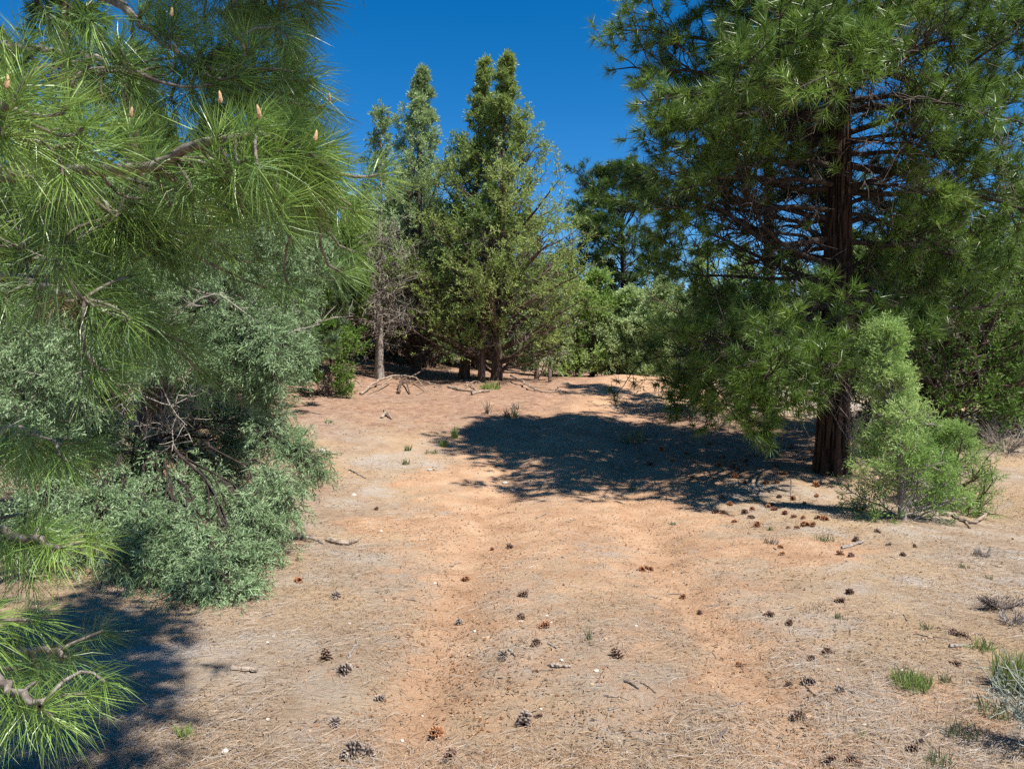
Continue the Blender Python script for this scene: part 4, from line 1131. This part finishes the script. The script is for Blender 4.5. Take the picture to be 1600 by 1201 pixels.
def cone(px, py, kind, size, label, group=None, tilt=None, wpx=None):
    g = G(px, py)
    o = link('pine_cone', CM[kind])
    if wpx: size = .82 * px2m(wpx, g[1]) / .08
    th = rng.uniform(.7, 1.9) if tilt is None else tilt
    o.rotation_euler = Euler((th, rng.uniform(-.3, .3), rng.uniform(0, 6.28)))
    o.scale = (size,) * 3
    o.location = (g[0], g[1], g[2] + rng.uniform(.012, .024) * size)
    tag(o, label, 'pine cone', group)
GC = 'pine cones on the ground'
HERO = [
 (509, 1031, 'b', 26, 'dark brown pine cone below the blue-green juniper skirt, beside a bleached twig'),
 (540, 1052, 'g', 26, 'grey weathered pine cone just below right of the dark one near the left juniper'),
 (594, 1096, 'g', 20, 'small flat grey pine cone alone between the bleached pair and the two above it'),
 (524, 936, 'g', 20, 'small grey and black pine cone right of the tip of the juniper skirt'),
 (524, 1134, 'g', 24, 'pale bleached pine cone above the grey pair at the bottom edge'),
 (549, 1182, 'g', 38, 'large grey bleached pine cone, left one of the touching pair at the bottom edge'),
 (576, 1182, 'g', 32, 'large tan bleached pine cone, right one of the touching pair at the bottom edge'),
 (681, 1152, 'r', 30, 'orange-red open pine cone near the bottom edge'),
 (705, 1189, 'b', 32, 'dark reddish pine cone cut by the bottom edge under the orange-red one'),
 (819, 1131, 'g', 32, 'tan-grey open pine cone at the bottom in the middle of the track'),
 (842, 1123, 'b', 15, 'small brown pine cone touching the tan-grey open cone'),
 (964, 1027, 'b', 26, 'large dark brown pine cone standing alone in the middle of the track'),
 (787, 1031, 'g', 20, 'grey pine cone with a white chip beside it in the middle of the track'),
 (817, 932, 'b', 17, 'brown pine cone, farther of the three in line on the track'),
 (815, 966, 'b', 18, 'flat brown pine cone, middle of the three in line on the track'),
 (851, 981, 'r', 20, 'reddish pine cone, nearest of the three in line on the track'),
 (836, 1009, 'b', 17, 'brown pine cone fragment just below the reddish one on the track'),
 (729, 908, 'r', 14, 'small orange pine cone alone left of the track centre'),
 (796, 856, 'b', 13, 'small dark pine cone alone in the centre of the track'),
 (769, 860, 'r', 9, 'tiny orange pine cone beside the small dark one on the track'),
 (588, 797, 'b', 11, 'small brown pine cone at the left side of the track below the shadow'),
 (465, 909, 'r', 15, 'reddish pine cone in the shadow edge right of the juniper skirt'),
 (718, 976, 'g', 18, 'whitish broken pine cone left of the track centre'),
 (1067, 935, 'r', 13, 'reddish pine cone alone right of the track'),
 (1093, 960, 'b', 12, 'dark small pine cone right of and below the reddish lone one'),
 (1203, 962, 'b', 16, 'dark pine cone, left one of two on the right slope with pale chips beside it'),
 (1234, 975, 'b', 16, 'dark flat pine cone, right one of two on the right slope'),
 (1329, 927, 'b', 14, 'round dark pine cone, upper of two near the middle of the right slope'),
 (1313, 941, 'b', 17, 'brown open pine cone, lower of two near the middle of the right slope'),
 (1490, 990, 'b', 18, 'dark pine cone, left one of the pair beside the small green plant'),
 (1505, 996, 'b', 19, 'dark pine cone, right one of the pair beside the small green plant'),
 (1494, 1041, 'b', 19, 'dark pine cone alone between the bright grass and the small green plant'),
 (1291, 1023, 'b', 18, 'dark grey pine cone on the swell of needles at lower right'),
 (1266, 1033, 'b', 14, 'small brown pine cone left of the dark grey one on the swell'),
 (1155, 1041, 'r', 13, 'small reddish pine cone at the right side of the track'),
 (1234, 1072, 'b', 13, 'small dark pine cone below the grey one near the lower right'),
 (1265, 1068, 'g', 22, 'grey faded pine cone half sunk in needles at lower right'),
 (1312, 1083, 'g', 17, 'grey pine cone left of the bright grass patch'),
 (1246, 1123, 'b', 24, 'large brown pine cone with a tan stone beside it at lower right'),
 (1297, 1193, 'b', 24, 'large dark pine cone at the bottom edge right of the track'),
 (1327, 1194, 'b', 20, 'dark pine cone, left one of the touching pair at the bottom edge'),
 (1341, 1197, 'b', 18, 'dark pine cone, right one of the touching pair at the bottom edge'),
 (1437, 1164, 'g', 18, 'grey-brown pine cone under the dark one at lower right'),
 (1424, 1176, 'b', 20, 'flat brown pine cone, lowest of three in a bent row at lower right'),
 (1441, 1147, 'b', 12, 'small dark pine cone, top one of three in a bent row at lower right'),
 (1338, 846, 'b', 15, 'dark pine cone lying beside the pale bleached stick'),
 (1372, 832, 'b', 11, 'small dark pine cone below the shade near the light sapling'),
 (1312, 868, 'r', 13, 'reddish pine cone left of its brown neighbour below the bleached stick'),
 (1329, 870, 'b', 12, 'brown pine cone right of its reddish neighbour below the bleached stick'),
 (1411, 869, 'b', 12, 'round dark pine cone alone on the grey needles below the sapling'),
 (1429, 855, 'b', 9, 'tiny flat dark pine cone right of the round one below the sapling'),
 (1389, 853, 'g', 9, 'tiny grey pine cone above left of the round dark one'),
 (1219, 857, 'r', 10, 'small reddish pine cone, upper of two left below the cone cluster'),
 (1222, 867, 'r', 11, 'small reddish pine cone, lower of two left below the cone cluster'),
 (1018, 891, 'r', 10, 'reddish pine cone, right end of three in a row at the right rut'),
 (1011, 889, 'r', 10, 'reddish pine cone, middle of three in a row at the right rut'),
 (1003, 891, 'r', 12, 'reddish pine cone, left end of three in a row at the right rut'),
 (1526, 866, 'b', 11, 'dark pine cone upright on the dry slope at far right'),
]
for (px, py, k, w, lab) in HERO:
    cone(px, py, k, 1, lab, GC, wpx=w)
CLUSTER = [(1119, 802, 12), (1130, 803, 10), (1165, 802, 13), (1173, 810, 12), (1183, 823, 16), (1200, 792, 10), (1209, 797, 11), (1227, 804, 11), (1240, 808, 9), (1257, 822, 15), (1269, 822, 14),
           (1288, 812, 14), (1278, 810, 10), (1255, 810, 9), (1246, 826, 9), (1141, 789, 12), (1130, 779, 10), (1218, 779, 10), (1240, 781, 11), (1257, 788, 10), (1276, 777, 10), (1147, 816, 9), (1176, 797, 10), (1232, 826, 8), (1205, 790, 9)]
for (px, py, w) in CLUSTER:
    cone(px, py, 'r' if rng.random() < .75 else 'b', 1, 'reddish-brown pine cone of the scattered cluster just below the shade of the big pine', 'cluster of pine cones below the shade', wpx=w)
for i in range(26):
    px, py = rng.uniform(1010, 1290), rng.uniform(690, 768)
    cone(px, py, 'r' if rng.random() < .5 else 'b', 1, 'dim pine cone lying inside the shade left of the big trunk', 'pine cones in the shade of the big pine', wpx=rng.uniform(9, 13))

# ------------------------------------------------------------------ stones
def rock_mesh(seed, mat):
    r0 = np.random.default_rng(seed)
    import bmesh
    bm = bmesh.new(); bmesh.ops.create_icosphere(bm, subdivisions=2, radius=1)
    off = r0.uniform(0, 50)
    pl = [norm(r0.normal(size=3)) for _ in range(7)]; pd = r0.uniform(.6, .85, 7)
    for v in bm.verts:
        p = np.array(v.co)
        for n_, d_ in zip(pl, pd):
            e = p.dot(n_) - d_
            if e > 0: p = p - n_ * e
        p = p * (1 + .1 * float(vnoise(p[0] * 2 + off, p[1] * 2 + p[2] * 2)))
        v.co = Vector(p * np.array([1, .75, .55]))
    me = bpy.data.meshes.new('rock'); bm.to_mesh(me); bm.free()
    me.materials.append(M[mat]); return me
RM = {'w': [rock_mesh(1, 'rock'), rock_mesh(2, 'rock'), rock_mesh(3, 'rock')], 't': [rock_mesh(4, 'rock_tan'), rock_mesh(5, 'rock_tan')]}
ROCKS = [
 (503, 706, 'w', 17, 'white stone with a broken bark piece beside it, right of the drooping juniper'), (466, 685, 'w', 9, 'small white stone by the grass left of the bigger white one'),
 (553, 774, 'w', 9, 'white stone alone at the left of the track'), (595, 832, 'w', 8, 'small pale stone at the left edge of the track'),
 (789, 756, 'w', 11, 'flat white stone, upper of two at the shadow edge on the track'), (802, 767, 'w', 9, 'pale stone, lower of two at the shadow edge on the track'),
 (804, 743, 't', 13, 'flat tan stone just below the pine shadow on the track'), (671, 736, 'w', 9, 'white stone among sparse weeds left of the track'),
 (352, 1176, 'w', 15, 'white stone in the sun between two shadow patches at lower left'), (1262, 1121, 't', 14, 'tan angular stone touching the large brown cone'),
 (1236, 1029, 't', 9, 'ochre stone at the right side of the track'), (762, 997, 't', 9, 'tan pebble in the left rut'), (1410, 1050, 'w', 8, 'pale pebble above the bright grass patch'),
 (1292, 1009, 'w', 7, 'pale pebble just above the dark grey cone on the swell'), (1453, 997, 't', 8, 'ochre pebble left of the dark cone pair'), (1440, 1000, 'w', 7, 'pale pebble left of the ochre one'),
 (1193, 958, 't', 7, 'small ochre pebble at the dark cone on the right slope'), (925, 1070, 't', 9, 'tan pebble below the lone dark cone in the track'),
 (1014, 1186, 't', 10, 'tan flat pebble at the bottom edge right of centre'), (845, 1109, 'w', 6, 'small white pebble above the tan-grey cone'), (1400, 1168, 'w', 7, 'pale pebble left of the bent row of cones'),
 (886, 600, 'w', 8, 'pale stone at the far left verge of the track end'), (660, 1120, 'w', 7, 'white pebble above the orange-red cone'), (574, 1000, 't', 8, 'tan pebble right of the bleached twig'),
]
for (px, py, k, w, lab) in ROCKS:
    g = G(px, py); s = px2m(w, g[1]) / 2
    o = link('stone', RM[k][int(rng.integers(len(RM[k])))])
    o.location = (g[0], g[1], g[2] + s * .2); o.scale = (s, s, s); o.rotation_euler = (rng.uniform(-.2, .2), rng.uniform(-.2, .2), rng.uniform(0, 6.28))
    tag(o, lab, 'stone', 'stones on the ground')
GP = 'tiny pale pebbles'
for i in range(60):
    d = 1 / (1 / 2.9 + (1 / 12 - 1 / 2.9) * rng.random()); x = rng.uniform(-.35, .75) * d
    s = rng.uniform(.008, .016)
    o = link('pebble', RM['w' if rng.random() < .5 else 't'][int(rng.integers(2))]); o.location = (x, d, float(gz(x, d)) + s * .2); o.scale = (s, s, s)
    o.rotation_euler = (0, 0, rng.uniform(0, 6.28)); tag(o, 'tiny pale pebble lying loose among the needles', 'pebble', GP)

# ------------------------------------------------------------------ fallen branches and sticks
def stick(label, pts, r0, r1, mat='log', forks=(), name='stick', cat='stick', group=None, lift=None, sides=7):
    """pts: (px,py[,height above ground]) on the ground"""
    W = []
    for p in pts:
        g = G(p[0], p[1]) if len(p) < 4 else P(p[0], p[1], p[3])
        W.append(g + np.array([0, 0, (p[2] if len(p) > 2 else 0) + r0 * .7]))
    base = W[0].copy()
    C = bez(np.array(W) - base, max(8, 5 * len(W)))
    L = np.linalg.norm(C[-1] - C[0])
    C[1:-1] += rng.normal(0, .012 * L, C[1:-1].shape) * np.array([1, 1, .15])
    mb = MB(); V, F = tubes(C[None], taper(1, len(C), r0, r1) * (1 + .12 * rng.normal(size=(1, len(C)))), sides, cap=True, ridge=.1); mb.add(V, F)
    root = mb.build(name, M[mat], None, smooth=False, origin=np.zeros(3)); root.location = base
    tag(root, label, cat, group)
    for f in forks:
        fp_ = bez(np.array([(G(q[0], q[1]) + np.array([0, 0, (q[2] if len(q) > 2 else 0) + r1 * .7])) for q in f]) - base, 8)
        m2 = MB(); V, F = tubes(fp_[None], taper(1, 8, r0 * .55, r1 * .6), 6, cap=True, ridge=.1); m2.add(V, F)
        m2.build('side_branch', M[mat], root)
    return root
stick('long weathered dead branch arching over the ground in front of the pale-trunked juniper', [(563, 617), (585, 606, .08), (612, 600, .16), (640, 600, .15), (668, 604, .06), (690, 606)], 0.034, 0.014,
      forks=[[(612, 602, .16), (590, 612, .05), (575, 618)], [(650, 600, .14), (665, 612, .03)], [(640, 601, .15), (655, 596, .2), (664, 592, .24)]], name='fallen_branch', cat='branch')
stick('broken stump-like root chunk standing under the arching dead branch', [(622, 616), (626, 606, .08), (634, 600, .15)], 0.037, 0.024, 'bark_jun', forks=[[(634, 602, .15), (640, 616)], [(628, 606, .1), (646, 606, .12)]], name='root_stump', cat='stump')
stick('grey log piece lying left of the shaggy trunks', [(700, 606), (722, 611), (745, 613)], 0.031, 0.020, name='fallen_branch', cat='branch')
stick('short pale log with a bark-dark underside below the shaggy trunks', [(737, 617), (752, 614), (765, 612)], 0.037, 0.020, forks=[[(745, 614), (735, 604, .06), (728, 604, .08)]], name='fallen_branch', cat='branch')
stick('thin curved dead branch right beside the short pale log', [(728, 607, .05), (745, 603, .10), (763, 608)], 0.014, 0.007, name='fallen_branch', cat='branch')
stick('long dead branch with a forked tip pointing at the track', [(798, 596, .12), (815, 602, .08), (835, 611, .03), (855, 614), (876, 613, .04)], 0.027, 0.011,
      forks=[[(868, 613, .04), (876, 607, .10), (882, 607, .1)], [(872, 613, .04), (880, 617)]], name='fallen_branch', cat='branch')
stick('thin fallen stick left of the arching dead branch', [(545, 600), (556, 596), (566, 606)], 0.017, 0.008, name='fallen_branch', cat='branch')
stick('thin twig on the ground under the long forked branch', [(650, 618), (665, 612), (684, 610)], 0.010, 0.005, name='fallen_branch', cat='branch')
GS = 'sticks on the forest floor'
stick('short pale bark stick lying in the grey needles at lower left', [(362, 1047), (383, 1050), (402, 1050)], .014, .010, group=GS)
stick('curved brown stick beside the track left of the juniper skirt tip', [(512, 846), (530, 852), (548, 851), (560, 846)], .028, .010, forks=[[(520, 849), (508, 844)]], group=GS)
stick('thin grey stick left of the curved brown one', [(470, 840), (492, 844), (506, 852)], .016, .008, mat='dead', group=GS)
stick('bleached white stick beside the dark cone on the right', [(1315, 858), (1332, 854), (1350, 848)], .016, .008, mat='dead', group=GS)
stick('curved dead stick at the foot of the slope right of the light sapling', [(1478, 807), (1490, 806), (1505, 815), (1522, 818), (1541, 813, .05)], .026, .012, forks=[[(1508, 816), (1516, 826)]], group=GS)
stick('grey curved stick left of the other one below the right bush', [(1470, 806), (1482, 804), (1496, 812)], .02, .01, mat='dead', group=GS)
stick('short white peg-like twig standing upright below the pine shade', [(1236, 776), (1236, 775, .10), (1235, 775, .19)], .010, .006, mat='dead', group=GS)
stick('pale stick touching the small green plant on the right', [(1484, 1013), (1500, 1011), (1516, 1008)], .010, .006, mat='dead', group=GS)
stick('bent bleached twig beside the dark cone at lower left', [(543, 1030), (552, 1014), (560, 1004), (556, 1000)], .006, .004, mat='dead', group=GS)
stick('dark flat bark strip in the track left of centre', [(703, 886), (712, 882), (720, 880)], .010, .006, mat='log', group=GS)
stick('thin brown twig across the track', [(838, 810), (848, 805), (858, 801)], .010, .005, mat='log', group=GS)
stick('brown bark strip just right of the tan pebble on the track', [(860, 1042), (876, 1043), (892, 1044)], .012, .006, mat='log', group=GS)
stick('dark thin twig right of the lone big cone', [(975, 1064), (986, 1069), (998, 1078)], .006, .004, mat='dead_dark', group=GS)
stick('dark leaf-like bark sliver at the bottom right of the track', [(1115, 1164), (1124, 1154), (1136, 1147, .02)], .009, .004, mat='dead_dark', group=GS)
stick('pale chip beside the grey cone in the track', [(795, 1016), (801, 1021), (806, 1026)], .007, .004, mat='dead', group=GS)
stick('pale chip right of the brown cone fragment on the track', [(857, 1007), (864, 1010), (870, 1014)], .007, .005, mat='dead', group=GS)
stick('thin twig lying below the white stone on the left', [(545, 735), (560, 742), (572, 748)], .012, .006, mat='dead', group=GS)
stick('dark broken root fragments in the bare soil left of the track', [(596, 655), (604, 650, .05), (612, 656)], .03, .015, 'log', forks=[[(604, 652, .04), (602, 642, .1)]], group=GS)
GM = 'bits of bark and twig'
for i in range(70):
    d = 1 / (1 / 2.8 + (1 / 12 - 1 / 2.8) * rng.random()); x = rng.uniform(-.38, .66) * d
    a = rng.uniform(0, 6.28); L = rng.uniform(.02, .08)
    c = np.array([x, d, 0]); pts = np.array([c + np.array([math.cos(a), math.sin(a), 0]) * q * L + np.array([rng.normal(0, .004), rng.normal(0, .004), 0]) for q in (-1, -.3, .4, 1)])
    pts[:, 2] = gz(pts[:, 0], pts[:, 1]) + .004
    mb = MB(); V, F = tubes((pts - pts[0])[None], taper(1, 4, rng.uniform(.003, .006), .0025), 5, cap=True, ridge=.15); mb.add(V, F)
    o = mb.build('twig', M[['log', 'dead', 'dead_dark'][int(rng.integers(3))]], origin=np.zeros(3)); o.location = pts[0]
    tag(o, 'small loose bit of twig or bark among the needles', 'twig', GM)

# ------------------------------------------------------------------ grass tufts and small plants
def blades(n, h, spread, lean, w, curl=.5):
    a = rng.uniform(0, 6.28, n); rr = spread * np.sqrt(rng.random(n))
    p = np.stack([np.cos(a) * rr, np.sin(a) * rr, -.01 + 0 * a], -1)
    b_ = rng.uniform(0, 6.28, n); le = np.abs(rng.normal(0, lean, n)); hh_ = h * rng.uniform(.5, 1.1, n)
    d = np.stack([np.cos(b_) * le, np.sin(b_) * le, 1 + 0 * le], -1); d = norm(d)
    C = curves(p, d, hh_, 5, .06, -curl * .12)
    side = norm(np.cross(d, rng.normal(size=(n, 3))))[:, None, :] * (w * np.array([1, .95, .8, .5, .08]))[None, :, None]
    V = np.concatenate([C - side, C + side], 1)
    i = np.arange(n)[:, None, None] * 10
    F = []
    for k in range(4):
        F += [[k, k + 5, k + 6], [k, k + 6, k + 1]]
    F = (np.array(F)[None] + i).reshape(-1, 3)
    T = np.repeat(rng.uniform(0, .95, n), 10)
    return V.reshape(-1, 3), F, T
def tuft(label, px, py, n, hpx, spx, mat='grass', lean=.3, w=.0025, name='grass_tuft', cat='grass tuft', stretch=(1, 1)):
    g = G(px, py); h = px2m(hpx, g[1]); s = px2m(spx, g[1]) / 2
    V, F, T = blades(int(n * 1.3), h, s, lean, w * max(1, g[1] / 5))
    V[:, 0] *= stretch[0]; V[:, 1] *= stretch[1]
    V[:, 2] += gz(V[:, 0] + g[0], V[:, 1] + g[1]) - g[2]
    mb = MB(); mb.add(V, F, T)
    o = mb.build(name, M[mat], origin=np.zeros(3)); o.location = g
    tag(o, label, cat, 'grass tufts and small plants'); return o
tuft('bright green grass tuft left of the track at the shadow tip', 693, 698, 70, 13, 14)
tuft('taller yellow-green weed just above the bright grass tuft left of the track', 711, 684, 40, 20, 10, 'grass')
tuft('pale green weed left of the bright grass tuft, upper one', 637, 704, 30, 11, 9, 'weed')
tuft('pale green weed left of the bright grass tuft, lower one', 634, 726, 34, 12, 12, 'weed')
tuft('flat spreading weed between the pale weeds and the bright tuft', 675, 708, 50, 8, 22, 'weed', lean=.7)
tuft('green weeds standing inside the pine shade beside the track', 990, 692, 60, 26, 38, 'weed', lean=.35)
tuft('small grass at the left edge near the drooping juniper foot', 467, 678, 70, 14, 26, 'grass', lean=.5)
tuft('faint weed alone in the bare soil at upper left', 513, 662, 24, 8, 12, 'weed', lean=.6)
tuft('low bright plant at the feet of the two shaggy trunks', 765, 607, 120, 14, 34, 'grass', lean=.7)
tuft('bright green grass patch at the lower right', 1423, 1074, 300, 28, 60, 'grass', lean=.45, w=.0024)
tuft('tall bright green grass clump cut by the right edge', 1590, 1078, 420, 62, 64, 'grass', lean=.28, w=.0028)
tuft('small bushy green plant at the lower left between shadows', 288, 1152, 60, 24, 18, 'grass', lean=.5, w=.003)
tuft('small weed near the two dark cones on the right slope', 1310, 966, 30, 14, 12, 'weed', lean=.5)
tuft('thin weed above the bright grass patch', 1446, 982, 30, 16, 14, 'weed', lean=.5)
tuft('little green plant with pale stick beside the cone pair', 1534, 1014, 70, 24, 30, 'grass', lean=.6)
tuft('weed right next to the bright grass patch', 1478, 1066, 40, 18, 18, 'weed', lean=.5)
tuft('brown dry grass clump left below the cone cluster', 1205, 850, 60, 14, 24, 'straw', lean=.5)
tuft('dry grey-green weed right of the brown dry clump', 1290, 845, 50, 14, 32, 'weed', lean=.7)
tuft('dry yellow grass lying on the right slope', 1270, 950, 80, 10, 44, 'straw', lean=.9)
tuft('thin dry sprig beside the big lone cone', 921, 1000, 24, 26, 10, 'weed', lean=.2, w=.0015)
tuft('olive moss-like tuft at the foot of the thin dry sprig', 912, 1003, 40, 8, 14, 'straw', lean=.7)
tuft('faint green weed on the track side at the bottom', 1347, 1150, 24, 12, 12, 'grass', lean=.5)
tuft('sparse weed at the bottom right corner', 1500, 1150, 60, 30, 50, 'weed', lean=.5)
tuft('grass at the bottom edge right of the bent row of cones', 1465, 1196, 50, 30, 40, 'weed', lean=.4)
tuft('weed in front of the grey-green sage stems', 1560, 1120, 90, 34, 60, 'weed', lean=.5)
tuft('small weed by the sunlit slope below the sapling', 1508, 888, 24, 10, 14, 'weed', lean=.5)
tuft('green weed on the slope below the sapling, beside pale chips', 1545, 905, 24, 10, 12, 'weed', lean=.6)
tuft('dark little shrub at the left end of the pine shadow', 798, 652, 60, 17, 24, 'weed', lean=.5)
tuft('tan dry weed above the little shrub at the shadow end', 805, 640, 40, 14, 12, 'straw', lean=.4)
tuft('dry sprig with a dark foot left of the pine shadow', 763, 646, 30, 24, 10, 'straw', lean=.3)
tuft('low weed right of the track near the shade corner', 990, 765, 40, 8, 14, 'weed', lean=.7)
tuft('small weed in the right side grey needles', 1203, 829, 30, 8, 10, 'weed', lean=.6)
tuft('green weed up the right track side near the single cones', 1052, 820, 30, 7, 12, 'weed', lean=.7)

def dry_shrub(label, px, py, hpx, wpx, n, mat, name, green=0, dirx=0.0):
    g = G(px, py); h = px2m(hpx, g[1]); w = px2m(wpx, g[1]) / 2
    root = thing(name, label, 'shrub', g, None)
    az = rng.uniform(0, 6.28, n)
    d = np.stack([np.cos(az) * w / h + dirx, np.sin(az) * w / h, .8 + 0 * az], -1)
    C = curves(np.stack([.1 * w * np.cos(az), .1 * w * np.sin(az), 0 * az], -1), d, h * rng.uniform(.7, 1.25, n), 7, .12, 0)
    C[:, 0, 2] = -.02
    m1 = MB(); V, F = tubes(C, taper(n, 7, .0045, .0018), 4); m1.add(V, F)
    B, _, _ = branch_off(C, 5, .25, 1, h * .3, .8, .15, 5, .15, 0)
    V, F = tubes(B, taper(len(B), 5, .0022, .001), 3); m1.add(V, F)
    m1.build('stems', M[mat], root, kind='stuff')
    if green:
        A, _, _ = branch_off(B, green, .2, 1, .03, .8, .2, 2, .1, 0)
        cr = MB(); place(cr, JM, A[:, 0], A[:, 1] - A[:, 0], .028, rng.uniform(.2, .8, len(A))); cr.build('leaves', M['sage'], root, kind='stuff')
    return root
dry_shrub('wispy grey-green sage-like shrub leaning in at the lower right edge', 1650, 1175, 140, 60, 26, 'sage', 'sage_shrub', 1, -.55)
dry_shrub('tangled dead grey shrub on the slope at the right edge', 1562, 952, 30, 80, 40, 'dead_dark', 'dead_shrub')
dry_shrub('grey dead twig bundle below the tangled shrub at the right edge', 1582, 978, 22, 50, 28, 'dead', 'dead_shrub')
dry_shrub('small dry bush above the tangled dead shrub on the right slope', 1538, 870, 16, 36, 24, 'dead', 'dead_shrub')
dry_shrub('grey leafless brush at the right edge behind the slope', 1572, 706, 60, 110, 60, 'dead', 'dead_shrub')
dry_shrub('pile of dark dead twigs at the foot of the light sapling in the shade', 1345, 795, 18, 60, 30, 'dead_dark', 'dead_shrub')
dry_shrub('dead grey twigs leaning on the foot of the big trunk', 1325, 738, 110, 50, 36, 'dead', 'dead_shrub')
dry_shrub('dead twigs under the low boughs of the big pine', 1120, 668, 40, 90, 40, 'dead', 'dead_shrub')
dry_shrub('pale dead twig tangle at the foot of the leaning bush on the left', 512, 614, 34, 30, 26, 'dead', 'dead_shrub')
stick('thin dark broken stem standing upright left of the far track', [(859, 598), (859, 597, .3), (860, 597, .45)], .05, .02, 'bark_jun', name='broken_stem', cat='dead stem')
